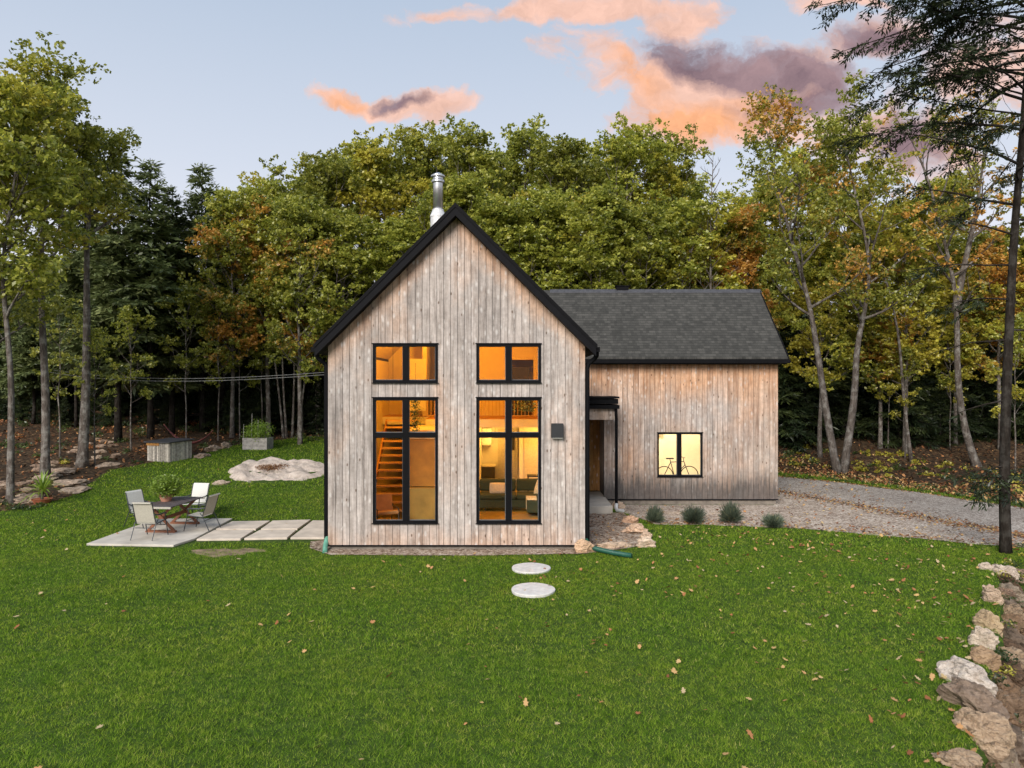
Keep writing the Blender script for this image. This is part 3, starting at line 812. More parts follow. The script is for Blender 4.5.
# loft: back wall with doorways, floor, railing
ib('loft_floor', 'int_white', (-2.75, xi1 - .02, LY, yi1, LOFT - .28, LOFT - .02), (xi0 + .02, -2.75, 24.3, yi1, LOFT - .28, LOFT - .02))
ib('loft_deck', 'int_ply', (-2.75, xi1 - .02, LY + .01, yi1, LOFT - .018, LOFT), (xi0 + .02, -2.75, 24.31, yi1, LOFT - .018, LOFT))
ib('loft_partition', 'int_wall', (-3.1, -2.95, 24.6, 25.6, LOFT, 6.2), (-2.2, -1.85, 24.3, 24.9, LOFT, 5.6))
def gable_panel(name, x0, x1, y0, y1, z0):
    m = MB()
    for a, b in ([(x0, CX), (CX, x1)] if x0 < CX < x1 else [(x0, x1)]):
        m.hexa([(a, y0, z0), (b, y0, z0), (b, y1, z0), (a, y1, z0), (a, y0, zt(a) - .1), (b, y0, zt(b) - .1), (b, y1, zt(b) - .1), (a, y1, zt(a) - .1)])
    part(m, name, 'int_wall')
gable_panel('loft_partition', -2.2, -.2, 24.9, 25.0, LOFT); gable_panel('loft_partition', .75, xi1, 24.9, 25.0, LOFT); gable_panel('loft_partition', -.198, .748, 24.9, 25.0, 5.0)
gable_panel('loft_partition', xi0, -3.1, 25.6, 25.7, LOFT); gable_panel('loft_end_wall', xi0, xi1, yi1 - .02, yi1, LOFT)
ib('loft_doorway_dark', 'int_dark', (-.18, .62, 25.02, 25.05, LOFT, 4.75))  # near-black sheet stands in for the dark room beyond the opening
ib('loft_door', 'int_white', (-3.55, -2.9, 23.95, 24.0, LOFT + .2, 5.0))
rl = MB()
rl.box(-2.70, xi1 - .03, LY + .02, LY + .05, LOFT + .93, LOFT + .97); rl.box(-2.70, xi1 - .03, LY + .025, LY + .045, LOFT + .08, LOFT + .10)
x = -2.7
while x < xi1 - .05: rl.box(x, x + .018, LY + .026, LY + .044, LOFT + .10, LOFT + .93); x += .115
railing = part(rl, 'loft_railing', 'stair_wood')
# stair: open treads climbing away from the window beside a stringer
stp = MB()
for k in range(13):
    z = FL + .20 * (k + 1); y = 19.9 + .20 * k
    stp.box(-3.95, -2.97, y, y + .27, z - .045, z)
stair = part(stp, 'stair', 'stair_wood')
sg = MB()
for xs in (-4.01,):
    q = [(xs, 19.8, FL), (xs + .05, 19.8, FL), (xs + .05, 22.6, LOFT - .3), (xs, 22.6, LOFT - .3)]
    sg.hexa(q + [(p[0], p[1], p[2] + .28) for p in q])
sg.build('stringer', M['int_ply'], stair)
# partitions on the ground floor: ply wall behind the stair, kitchen wall with a door and cupboards
ib('stair_partition', 'int_ply', (-2.95, -1.80, 19.8, 22.4, FL + .88, 2.62))
ib('stair_ceiling_beam', 'int_wall', (-2.95, -1.78, 19.78, 22.42, 2.63, 2.86))
ib('stair_cupboard', 'int_floor', (-2.95, -1.78, 19.6, 22.4, FL, FL + .86))
ib('kitchen_wall', 'int_white', (-1.1, .25, 26.0, 26.1, FL, LOFT - .3), (.25, xi1 - .03, 24.6, 24.7, FL, LOFT - .3), (-1.3, -1.1, 22.7, 26.0, FL, LOFT - .3))
ib('kitchen_door', 'cushion', (-.52, .2, 25.94, 25.99, FL, 2.5))
ib('kitchen_door', 'cushion', (.42, .96, 24.56, 24.595, FL, 2.45))
ib('kitchen_door', 'cushion', (1.02, 1.55, 24.56, 24.595, FL, 2.45))
ib('kitchen_hood', 'galv', (-1.08, -.75, 25.6, 25.98, 1.95, 2.55))
ib('kitchen_cupboard', 'int_dark', (-1.08, -.62, 25.35, 25.98, FL, 1.20))
ib('worktop', 'cushion', (-1.08, -.58, 25.30, 25.98, 1.202, 1.25))
ib('wall_picture', 'int_dark', (-.14, .08, 25.90, 25.93, 1.75, 2.35))
# wing room
ib('wing_room_floor', 'int_floor', (3.3, WXR - .18, WY0 + .18, WY1 - .2, .56, .66))
ib('wing_room_wall', 'int_white', (3.3, WXR - .18, 27.2, 27.25, .66, EW - .4), (3.3, 3.34, WY0 + .18, 27.2, .66, EW - .4), (WXR - .2, WXR - .17, WY0 + .18, 27.2, .66, EW - .4), (3.3, WXR - .18, WY0 + .18, 27.2, EW - .4, EW - .36))
wl = MB()
def puti2(a, b, s, rn, dy):
    wl.box(a, b, WY0 + .172, WY0 + .18, s[0], s[2])
clad(wl, 3.3, WXR - .18, .66, lambda u: EW - .4, [WW], puti2, pitch=20, gap=0, jitter=0)
part(wl, 'wing_room_wall', 'int_white')
ib('wing_shelf', 'stair_wood', (4.75, 5.75, 26.95, 27.19, 2.36, 2.40))

# lamps inferred from the lit windows: unseen ceiling lights, added with their bulbs
def lamp(name, loc, power, size, colr, cz=None, label=''):
    l = bpy.data.lights.new(name + '_light', 'POINT'); l.energy = power; l.shadow_soft_size = size; l.color = colr
    o = bpy.data.objects.new(name + '_light', l); col.objects.link(o); o.location = loc
    m = MB(); x, y, z = loc
    m.lathe([(.02, .16), (.05, .14), (.06, .12), (.06, .11)], loc, n=12); m.tube([(x, y, z + .16), (x, y, cz or z + .4)], .006, 5)
    lp = part(m, 'ceiling_lamp', 'int_dark')
    m = MB(); m.lathe([(.01, -.045), (.035, -.03), (.045, 0), (.035, .04), (.02, .11)], loc, n=12); m.build('bulb', M['lamp_glow'], lp)
warm = (1.0, .44, .02); w2 = (1.0, .50, .09)
lamp('hall', (-1.0, 19.9, 5.6), 290, .12, warm, 7.3)
lamp('loft', (-2.6, 23.6, 6.1), 110, .10, warm, 7.2)
lamp('kitchen', (1.32, 23.4, 2.45), 135, .10, w2, 2.76)
lamp('nook', (-3.5, 20.9, 3.95), 80, .10, warm, 6.15)
lamp('cook', (-.6, 25.2, 2.3), 38, .10, w2, 2.76)
lamp('wing', (5.4, 25.7, 3.9), 430, .12, (1.0, .82, .58), 4.6)
# ------------------------------------------------------------------ things inside, seen through the panes
def sofa():
    t = empty('sofa', (.32, 21.2, FL), 0, 'dark olive sofa with a chaise end behind the tall right window', 'sofa')
    m = MB(); m.box(-1.45, .62, -.40, .45, .10, .34); m.build('base', M['sofa_fabric'], t, bevel=.03)
    m = MB(); m.box(-1.28, -.2, -.42, .28, .345, .50); m.box(-.19, .60, -.42, .28, .345, .50); m.build('seat', M['sofa_fabric'], t, bevel=.05)
    m = MB(); m.box(-1.3, -.2, .22, .46, .50, .86); m.box(-.19, .80, .22, .46, .50, .86); m.build('backrest', M['sofa_fabric'], t, bevel=.06)
    m = MB(); m.box(-1.5, -1.29, -.40, .46, .10, .62); m.build('armrest', M['sofa_fabric'], t, bevel=.05)
    m = MB(); m.box(.10, .92, -1.25, -.43, .10, .46); m.build('chaise', M['sofa_fabric'], t, bevel=.05)
    for x in (-1.1, .85):
        for y in (-.36, .4): MB().tube([(x, y, 0), (x, y, .11)], .02, 6).build('leg', M['int_dark'], t)
sofa()
def cushion(name, loc, rot, w, h, mat, label, d=.16):
    m = MB(); n = 9; 
    for s_ in (-1, 1):
        for i in range(n - 1):
            for j in range(n - 1):
                q = []
                for (a, b) in ((i, j), (i + 1, j), (i + 1, j + 1), (i, j + 1)):
                    u, v = a / (n - 1) * 2 - 1, b / (n - 1) * 2 - 1
                    e = (1 - u ** 4) * (1 - v ** 4)
                    q.append((u * w / 2 * (1 - .06 * v * v), s_ * d / 2 * e ** .6, v * h / 2 * (1 - .06 * u * u)))
                m.quad(*(q if s_ < 0 else q[::-1]))
    o = m.build(name, M[mat], None, smooth=True); o.location = loc; o.rotation_euler = rot
    tag(o, label, 'cushion'); return o
cushion('cushion', (-.42, 21.08, 1.05), (R(-14), 0, 0), .5, .36, 'cushion', 'pale cream cushion leaning on the middle of the olive sofa back')
cushion('cushion', (.92, 20.98, 1.06), (R(-16), R(14), R(-10)), .5, .45, 'throw', 'rumpled patterned cushion in the right corner of the olive sofa')
th = MB()
for i in range(12):
    y0 = 19.93 + i * .06; zz = FL + .475 + .012 * math.sin(i * 1.7)
    th.box(.42 + .02 * math.sin(i), .70, y0, y0 + .06, zz, zz + .012)
th.box(.40, .412, 19.97, 20.5, FL + .2, FL + .47)
o = th.build('throw_blanket', M['throw']); tag(o, 'cream throw blanket draped over the chaise end of the olive sofa', 'blanket')
def ctable():
    t = empty('console_table', (.92, 22.1, FL), 0, 'small dark table behind the olive sofa', 'table')
    MB().box(-.45, .3, -.18, .18, .86, .91).build('table_top', M['int_dark'], t)
    for x in (-.42, .27):
        for y in (-.15, .15): MB().box(x - .02, x + .02, y - .02, y + .02, 0, .858).build('leg', M['int_dark'], t)
ctable()
def stems(name, loc, h, n, label, cat, mat='int_dark'):
    t = empty(name, loc, 0, label, cat)
    MB().lathe([(.04, 0), (.06, .04), (.05, .14), (.03, .2), (.035, .22)], n=14).build('vase', M['int_dark'], t, smooth=True)
    m = MB(); r = random.Random(4)
    for k in range(n):
        a = r.uniform(0, 6.28); s_ = r.uniform(.03, .12)
        m.tube([(0, 0, .2), (s_ * .5 * math.cos(a), s_ * .5 * math.sin(a), .2 + h * .6), (s_ * math.cos(a), s_ * math.sin(a), .2 + h)], [.006, .02, .004], 5)
    m.build('stem', M[mat], t)
stems('vase_of_stems', (.95, 22.1, FL + .912), .28, 14, 'dark vase of dried stems on the table behind the sofa', 'vase')
def stool():
    t = empty('armchair', (-3.35, 18.8, FL), R(25), 'low tan leather armchair at the foot of the open stair', 'armchair')
    m = MB(); m.hexa([(-.3, -.3, .32), (.3, -.3, .32), (.3, .28, .24), (-.3, .28, .24), (-.3, -.3, .42), (.3, -.3, .42), (.3, .28, .34), (-.3, .28, .34)]); m.build('seat', M['leather'], t, bevel=.03)
    m = MB(); m.hexa([(-.3, .26, .3), (.3, .26, .3), (.3, .34, .3), (-.3, .34, .3), (-.3, .42, .78), (.3, .42, .78), (.3, .5, .76), (-.3, .5, .76)]); m.build('backrest', M['leather'], t, bevel=.03)
    for s_ in (-.28, .28): MB().tube([(s_, -.32, 0), (s_, -.28, .46), (s_, .3, .5), (s_, .42, 0)], .016, 6).build('frame', M['int_dark'], t)
stool()
def bicycle():
    t = empty('bicycle', (5.93, 25.6, .52), R(4), 'black bicycle standing inside behind the wing window', 'bicycle')
    for s_ in (-.46, .46):
        m = MB(); pts = [(s_ + .325 * math.cos(a), 0, .34 + .325 * math.sin(a)) for a in [2 * math.pi * i / 32 for i in range(33)]]
        m.tube(pts, .018, 6, cap=False); w = m.build('wheel', M['tyre'], t)
        sp = MB()
        for i in range(12):
            a = i * math.pi / 6; sp.tube([(s_, 0, .34), (s_ + .31 * math.cos(a), 0, .34 + .31 * math.sin(a))], .002, 3)
        sp.build('spokes', M['steel'], w)
    fr = MB()
    A, B, C_, D, E = (-.46, 0, .34), (-.08, 0, .30), (-.22, 0, .82), (.26, 0, .84), (.30, 0, .72)
    for p, q in ((A, B), (B, C_), (A, C_), (C_, D), (B, E), (D, (.46, 0, .34))): fr.tube([p, q], .016, 6)
    fr.build('frame', M['bike_paint'], t)
    MB().tube([(.26, 0, .84), (.24, 0, .98), (.22, -.25, 1.0)], .013, 6).tube([(.24, 0, .98), (.22, .25, 1.0)], .013, 6).build('handlebar', M['bike_paint'], t)
    MB().tube([(-.22, 0, .8), (-.25, 0, .93)], .014, 6).box(-.38, -.12, -.06, .06, .93, .97).build('saddle', M['tyre'], t)
bicycle()

# ------------------------------------------------------------------ outside, on or by the house
lb = MB(); lb.box(wx(551.2), wx(563.0), YF - .16, YF - .02, wz(437.4), wz(423.2)); lbo = lb.build('wall_light', M['light_box'], bevel=.006)
tag(lbo, 'dark square box light on the gable wall right of the tall windows', 'wall light')
cv = MB(); cv.box(wx(551.2) + .02, wx(563.0) - .02, YF - .15, YF - .03, wz(437.4) - .012, wz(437.4) - .001); cv.build('diffuser', M['sling_pale'], lbo)

def pipe(name, pts, r, mat, label):
    """ribbed flexible drain pipe"""
    P = [Vector(p) for p in pts]; path = []; rad = []
    for a, b in zip(P[:-1], P[1:]):
        n = max(2, int((b - a).length / .018))
        for i in range(n):
            path.append(a.lerp(b, i / n)); 
    for _ in range(12): path = [path[0]] + [(path[i - 1] + path[i] * 2 + path[i + 1]) / 4 for i in range(1, len(path) - 1)] + [path[-1]]
    rad = [r * (1.0 if i % 2 else .86) for i in range(len(path))]
    o = MB().tube(path, rad, 12).build(name, M[mat]); tag(o, label, 'drain pipe'); return o
pipe('drain_pipe', [(1.885, 17.92, .26), (1.885, 17.86, .10), (1.98, 17.62, .10), (2.12, 17.45, .09), (2.42, 17.15, .085), (2.72, 16.93, .08), (2.86, 16.86, .08)], .062, 'green_pipe', 'dark green ribbed drain pipe curving onto the lawn from the right corner')
pipe('drain_pipe', [(-4.66, 17.92, .30), (-4.66, 17.85, .20), (-4.64, 17.66, .12), (-4.60, 17.5, .03), (-4.59, 17.42, .01)], .062, 'pale_green_pipe', 'short pale green drain elbow at the left corner of the house')

# concrete patio and pavers
pz = .03
def slab(name, pix, mat, label, grp=None, inset=0.0, th=.06):
    P = [at(*p) for p in pix]; c = sum(P, Vector()) / len(P)
    top = max(float(H(p.x, p.y)) for p in P) * 0 + pz
    pts = [(p + (c - p).normalized() * inset) for p in P]
    m = MB(); n = len(pts); i0 = 0
    m.v = [(p.x - c.x, p.y - c.y, -th) for p in pts] + [(p.x - c.x, p.y - c.y, 0) for p in pts]
    m.f = [tuple(range(n, 2 * n)), tuple(range(n))[::-1]] + [(i, (i + 1) % n, n + (i + 1) % n, n + i) for i in range(n)]; m.a = [0] * len(m.f)
    o = m.build(name, M[mat], bevel=.012); o.location = (c.x, c.y, top + .035)
    if Vector(o.data.polygons[0].normal).z < 0: o.data.flip_normals()
    tag(o, label, 'paving slab', grp); return o
zc = lambda L_: [(80 + x * .2539, 420 + y * .2539) for x, y in L_]
slab('patio_slab', zc([(25, 495), (190, 437), (300, 396), (600, 393), (455, 474), (430, 482), (368, 502)]), 'concrete', 'large grey concrete slab under the garden table and chairs')
slab('paver', zc([(530, 438), (597, 406), (752, 403), (694, 438)]), 'paver', 'back left paver, touching the big patio slab', 'concrete pavers', .03)
slab('paver', zc([(454, 479), (527, 441), (690, 441), (634, 477)]), 'paver', 'front left paver, nearest the table of the paved strip', 'concrete pavers', .03)
slab('paver', zc([(708, 438), (757, 403), (912, 398), (858, 437)]), 'paver', 'back paver in the middle of the paved strip', 'concrete pavers', .03)
slab('paver', zc([(642, 476), (705, 441), (856, 440), (818, 473)]), 'paver', 'front paver in the middle of the paved strip', 'concrete pavers', .03)
slab('paver', zc([(826, 473), (916, 402), (990, 402), (990, 473)]), 'paver', 'wide end paver against the left corner of the house', 'concrete pavers', .03)

def disc(px, py, rx, label, seed):
    p = at(px, py); r = rx / F * p.y; rr = random.Random(seed)
    prof = [(r * .98, -.05), (r, 0), (r * .985, .012), (r * .6, .018), (r * .01, .018)]
    m = MB(); m.lathe(prof, n=40)
    m.v = [(x * (1 + .02 * math.sin(3 * math.atan2(y, x) + seed)), y * (1 + .015 * math.sin(5 * math.atan2(y, x))), z) for x, y, z in m.v]
    o = m.build('stepping_stone', M['stone_disc']); o.location = (p.x, p.y, p.z + .045); tag(o, label, 'stepping stone', 'stepping stones'); return (p.x, p.y, r)
DISCS = [disc(531, 570, 19.5, 'smaller looking round pale stepping stone nearer the house', 1), disc(533, 591.5, 22, 'round pale stepping stone farther from the house', 2)]

# ------------------------------------------------------------------ garden furniture
def sling_chair(loc, rz, label, mat='sling'):
    t = empty('garden_chair', loc, rz, label, 'chair', 'sling chairs round the garden table')
    w = .27
    def strip(pts, name):
        m = MB()
        for (a, b) in zip(pts[:-1], pts[1:]):
            m.hexa([(-w + .02, a[0], a[1] - .008), (w - .02, a[0], a[1] - .008), (w - .02, b[0], b[1] - .008), (-w + .02, b[0], b[1] - .008), (-w + .02, a[0], a[1] + .004), (w - .02, a[0], a[1] + .004), (w - .02, b[0], b[1] + .004), (-w + .02, b[0], b[1] + .004)])
        m.build(name, M[mat], t)
    # chair faces +Y; y is depth, z height
    strip([(.26, .44), (.18, .43), (0, .405), (-.2, .41)], 'seat')
    m = MB()
    bp = [(-.2, .43), (-.26, .6), (-.32, .8), (-.37, .96), (-.405, 1.0), (-.43, .97)]
    for (a, b) in zip(bp[:-1], bp[1:]):
        m.hexa([(-w + .02, a[0] - .006, a[1]), (w - .02, a[0] - .006, a[1]), (w - .02, a[0] + .006, a[1] + .002), (-w + .02, a[0] + .006, a[1] + .002), (-w + .02, b[0] - .006, b[1]), (w - .02, b[0] - .006, b[1]), (w - .02, b[0] + .006, b[1] + .002), (-w + .02, b[0] + .006, b[1] + .002)])
    m.build('backrest', M[mat], t)
    for s_ in (-w, w):
        MB().tube([(s_, .27, .44), (s_, -.19, .40), (s_, -.26, .6), (s_, -.38, .98)], .013, 6).build('frame', M['chair_frame'], t)
        MB().tube([(s_ * 1.08, .34, .01), (s_ * 1.08, .24, .40), (s_ * 1.08, .19, .62)], .013, 6).build('leg', M['chair_frame'], t)
        MB().tube([(s_ * 1.08, -.42, .01), (s_ * 1.08, -.22, .42), (s_ * 1.08, -.14, .52)], .013, 6).build('leg', M['chair_frame'], t)
        MB().tube([(s_ * 1.08, .24, .615), (s_ * 1.08, .14, .64), (s_ * 1.08, -.1, .63), (s_ * 1.04, -.29, .66)], .02, 6).build('armrest', M['chair_frame'], t)
    MB().tube([(-w, -.24, .30), (w, -.24, .30)], .011, 6).tube([(-w, .25, .30), (w, .25, .30)], .011, 6).build('stretcher', M['chair_frame'], t)
    return t
PZ = .066
sling_chair((-9.62, 18.92, PZ), R(-4), 'sling chair at the near end of the table, its back to the lawn')
sling_chair((-8.72, 19.95, PZ), R(82), 'sling chair on the house side of the table, seen side on')
sling_chair((-10.6, 20.45, PZ), R(-112), 'pale sling chair on the wood side of the table', 'sling_pale')
sling_chair((-9.72, 21.75, PZ), R(172), 'pale sling chair at the far end of the table, facing the lawn', 'sling_pale')
def gtable():
    t = empty('garden_table', (-9.62, 20.15, PZ), R(-5), 'dark slatted garden table on crossed reddish legs', 'table')
    m = MB()
    for k in range(8): m.box(-.44 + k * .112, -.44 + k * .112 + .10, -.86, .86, .725, .75)
    top = m.build('table_top', M['table_slat'], t, bevel=.004)
    m = MB(); m.box(-.46, .47, -.90, -.865, .70, .752); m.box(-.46, .47, .865, .90, .70, .752); m.build('edge_board', M['sling'], top)
    for y in (-.6, .6):
        for s_ in (-1, 1):
            o_ = .0 if s_ > 0 else .05
            MB().hexa([(s_ * .38 - .05, y + o_, .05), (s_ * .38 + .05, y + o_, .05), (s_ * .38 + .05, y + o_ + .045, .05), (s_ * .38 - .05, y + o_ + .045, .05),
                       (-s_ * .30 - .05, y + o_, .72), (-s_ * .30 + .05, y + o_, .72), (-s_ * .30 + .05, y + o_ + .045, .72), (-s_ * .30 - .05, y + o_ + .045, .72)]).build('leg', M['table_leg'], t)
        MB().box(-.42, .42, y - .02, y + .10, 0, .05).build('foot', M['table_leg'], t)
    MB().box(-.03, .03, -.54, .6, .32, .40).build('stretcher', M['table_leg'], t)
gtable()

def leafy(name, mat, C, size, parent=None, seed=0, up=.5, n_clump=8, aspect=.5, patch=None, droop=None, clump_id=None):
    """many small leaf faces; C (n,3) leaf centres"""
    r = np.random.default_rng(seed); n = len(C)
    d = r.normal(size=(n, 3)); d /= np.linalg.norm(d, axis=1)[:, None]
    nrm = r.normal(size=(n, 3)); nrm[:, 2] = np.abs(nrm[:, 2]) + up
    u = np.cross(d, nrm); u /= np.linalg.norm(u, axis=1)[:, None] + 1e-9
    v = np.cross(nrm, u); v /= np.linalg.norm(v, axis=1)[:, None] + 1e-9
    s = (np.asarray(size) * r.uniform(.65, 1.3, n))[:, None]
    V = np.stack([C - v * s * .5, C + u * s * aspect * .5, C + v * s * .5, C - u * s * aspect * .5], 1).reshape(-1, 3)
    Fc = np.arange(n * 4).reshape(-1, 4)
    cl = clump_id if clump_id is not None else r.random(n)
    pt = patch if patch is not None else r.random(n)
    return np_mesh(name, V, Fc, M[mat], [('rnd', r.random(n), 'FACE'), ('clump', cl, 'FACE'), ('patch', pt, 'FACE')], parent=parent)

def ball(n, r, rng, flat=1.0):
    d = rng.normal(size=(n, 3)); d /= np.linalg.norm(d, axis=1)[:, None]
    return d * (r * rng.random(n) ** .5)[:, None] * np.array([1, 1, flat])

def potted():
    rng = np.random.default_rng(3)
    t = empty('potted_fern', (-9.85, 20.25, PZ + .752), 0, 'bushy bright green plant in a pink clay pot on the garden table', 'potted plant')
    MB().lathe([(.13, 0), (.19, .16), (.20, .16), (.20, .19), (.175, .19), (.17, .15)], n=20).build('pot', M['terracotta'], t, smooth=False)
    C = ball(2600, .42, rng, .85) + np.array([0, 0, .42]); C = C[C[:, 2] > .14]
    leafy('foliage', 'garden_leaf', C, .085, t, 4)
potted()
def spiky():
    p = at(42, 503)
    t = empty('spiky_plant', p, 0, 'spiky yellow green plant in a rusty dish at the left edge of the lawn', 'potted plant')
    MB().lathe([(.22, 0), (.30, .14), (.31, .14), (.28, .12)], n=18).build('pot', M['rust_pot'], t)
    MB().tube([(0, 0, .1), (.02, 0, .45)], [.05, .04], 7).build('stem', M['bark_grey'], t)
    r = random.Random(5); V = []; Fc = []; 
    for k in range(70):
        a = r.uniform(0, 6.28); e = r.uniform(-.2, 1.4); L_ = r.uniform(.55, .95); w = .026
        dx, dy = math.cos(a) * math.cos(e), math.sin(a) * math.cos(e); sx, sy = -math.sin(a) * w, math.cos(a) * w
        p0 = Vector((.02, 0, .42 + r.uniform(-.06, .06))); p1 = p0 + Vector((dx, dy, math.sin(e))) * L_ * .55; p2 = p1 + Vector((dx, dy, math.sin(e) - .55)) * L_ * .45
        i = len(V); V += [p0 + Vector((sx, sy, 0)), p0 - Vector((sx, sy, 0)), p1 - Vector((sx, sy, 0)), p1 + Vector((sx, sy, 0)), p2 + Vector((sx, sy, 0)) * .1, p2 - Vector((sx, sy, 0)) * .1]
        Fc += [(i, i + 1, i + 2, i + 3), (i + 3, i + 2, i + 5, i + 4)]
    n = len(Fc); rr = np.repeat(np.random.default_rng(2).random(n // 2), 2)
    np_mesh('foliage', np.array([tuple(v) for v in V]), Fc, M['garden_leaf'], [('rnd', rr, 'FACE'), ('clump', rr, 'FACE'), ('patch', rr, 'FACE')], parent=t)
spiky()
def lavender(px, py, wpx, label, seed):
    p = at(px, py); r = wpx / F * p.y / 2; rng = np.random.default_rng(seed)
    t = empty('lavender_shrub', p, seed * 1.3, label, 'shrub', 'round shrubs along the wing wall')
    t.rotation_euler = (.12 * math.sin(seed * 2.1), .14 * math.cos(seed * 1.7), seed * 1.3); t.scale = (1 + .12 * math.sin(seed * 5), 1 + .1 * math.cos(seed * 3), 1 + .13 * math.sin(seed * 2.7))
    m = MB(); rr = random.Random(seed)
    for k in range(9):
        a = rr.uniform(0, 6.28); m.tube([(0, 0, -.02), (r * .5 * math.cos(a), r * .5 * math.sin(a), r * .9)], [.012, .005], 4)
    m.build('stem', M['bark_grey'], t)
    n = 1500; d = rng.normal(size=(n, 3)); d[:, 2] = np.abs(d[:, 2]) + .25; d /= np.linalg.norm(d, axis=1)[:, None]
    base = np.zeros((n, 3)); L_ = r * rng.uniform(.75, 1.28, n) * (1 + .18 * np.sin(3 * np.arctan2(d[:, 1], d[:, 0]) + seed))
    p0 = d * (L_ * rng.uniform(.3, .7, n))[:, None]; p1 = d * L_[:, None] * np.array([1, 1, 1.25]) + rng.normal(size=(n, 3)) * .02
    s = np.cross(d, rng.normal(size=(n, 3))); s /= np.linalg.norm(s, axis=1)[:, None]; s *= .008
    V = np.stack([p0 - s, p0 + s, p1 + s * .5, p1 - s * .5], 1).reshape(-1, 3) + np.array([0, 0, .05])
    q = rng.random(n)
    np_mesh('foliage', V, np.arange(n * 4).reshape(-1, 4), M['lavender_leaf'], [('rnd', q, 'FACE'), ('clump', rng.random(n), 'FACE'), ('patch', q, 'FACE')], parent=t)
lavender(654, 523, 19, 'leftmost grey green shrub by the wing, next to the stone edging', 1)
lavender(693, 523, 23, 'grey green shrub standing below the lit wing window', 2)
lavender(731, 523, 22, 'grey green shrub between the window shrub and the smallest one', 3)
lavender(773, 527, 18, 'smallest grey green shrub, at the right end of the wing', 4)

# compost box and planter
def boxes():
    c = at(165, 461); c2 = at(150, 462)
    t = empty('compost_bin', (c.x, c.y + .45, c.z - .02), R(-19), 'weathered wooden compost box with a dark flat lid at the wood edge', 'compost box')
    k = c.y / F
    w = 14.8 * k; h = 19 * k; d = w
    for y0 in (-d, d - .025):
        m = MB(); x = -w * .95
        while x < w * .95 - .01:
            e = min(x + .105, w * .95); m.box(x, e - .016, y0, y0 + .025, 0, h, random.uniform(-1.3, .9)); x += .105
        m.build('side_boarding', M['grey_wood'], t)
    for x0 in (w * .95 - .03, -w * .95):
        m = MB(); y = -d + .03
        while y < d - .05: m.box(x0, x0 + .03, y, y + .089, 0, h, random.uniform(-1.3, .9)); y += .105
        m.build('end_boarding', M['grey_wood'], t)
    MB().box(-w, .05, -d - .03, -d - .004, h - .13, h - .02).build('front_rail', M['orange_wood'], t)
    m = MB(); m.hexa([(-w - .08, -d - .1, h), (w + .05, -d - .1, h), (w + .05, d + .08, h + .06), (-w - .08, d + .08, h + .06), (-w - .08, -d - .1, h + .04), (w + .05, -d - .1, h + .04), (w + .05, d + .08, h + .10), (-w - .08, d + .08, h + .10)])
    m.build('lid', M['dark_lid'], t)
    c = at(255, 450); k = c.y / F
    t = empty('raised_planter', (c.x, c.y + .4, c.z), R(-3), 'long grey board planter with climbing greens and poles', 'planter')
    w = 12.5 * k; h = 12 * k
    m = MB()
    for z in (0, h / 3, 2 * h / 3): m.box(-w, w, -.4, -.36, z + .004, z + h / 3 - .006); m.box(-w, w, .36, .4, z + .004, z + h / 3 - .006); m.box(-w, -w + .04, -.36, .36, z + .004, z + h / 3 - .006); m.box(w - .04, w, -.36, .36, z + .004, z + h / 3 - .006)
    m.build('planter_box', M['planter_wood'], t)
    MB().box(-w + .04, w - .04, -.36, .36, 0, h - .06).build('soil', M['dark_gap'], t)
    for x, hh in ((-w - .05, 1.2), (-w * .4, 1.7), (w * .1, 1.4)): MB().tube([(x, -.2, 0), (x + .03, -.2, hh)], .015, 5).build('pole', M['planter_wood'], t)
    rng = np.random.default_rng(8)
    C = np.concatenate([ball(420, .52, rng, .8) + np.array([q, rng.uniform(-.2, .2), h + .18 + rng.uniform(0, .3)]) for q in np.linspace(-w + .2, w - .3, 5)])
    leafy('foliage', 'garden_leaf', C, .09, t, 9)
boxes()

# ------------------------------------------------------------------ rocks
def rock_mesh(seed, sub=3, rough=.28, flat=.0, cuts=5):
    import bmesh
    bm = bmesh.new(); bmesh.ops.create_icosphere(bm, subdivisions=sub, radius=1.0)
    r = random.Random(seed); off = Vector((r.uniform(0, 90), r.uniform(0, 90), r.uniform(0, 90)))
    pl = []
    for _ in range(cuts):
        n = Vector((r.gauss(0, 1), r.gauss(0, 1), r.gauss(0, 1) * .8)).normalized(); pl.append((n, r.uniform(.55, .85)))
    for v in bm.verts:
        p = v.co.copy()
        for n, d in pl:
            k = p.dot(n) - d
            if k > 0: p -= n * k * .9
        q = p * 1.6 + off
        p += p.normalized() * (mnoise.fractal(q, .7, 2.1, 8) * rough) + Vector((0, 0, mnoise.noise(q * 2.2) * rough * .25))
        if flat and p.z > flat: p.z = flat + (p.z - flat) * .25
        v.co = p
    me = bpy.data.meshes.new('boulder'); bm.to_mesh(me); bm.free()
    me.polygons.foreach_set('use_smooth', [False] * len(me.polygons)); return me
RM = [rock_mesh(s, 5 if s in (1, 4, 7, 10, 2) else 4) for s in range(11)]
for me in RM:
    me.materials.append(M['boulder'])
def put_rock(name, loc, dims, rz, tint, label, cat='rock', group=None, tilt=(0, 0), k=0, mat=None, mesh=None):
    me = mesh or RM[k % len(RM)]
    o = bpy.data.objects.new(name, me); col.objects.link(o)
    o.location = loc; o.scale = dims; o.rotation_euler = (tilt[0], tilt[1], rz); o.color = (*tint, 1)
    tag(o, label, cat, group); return o
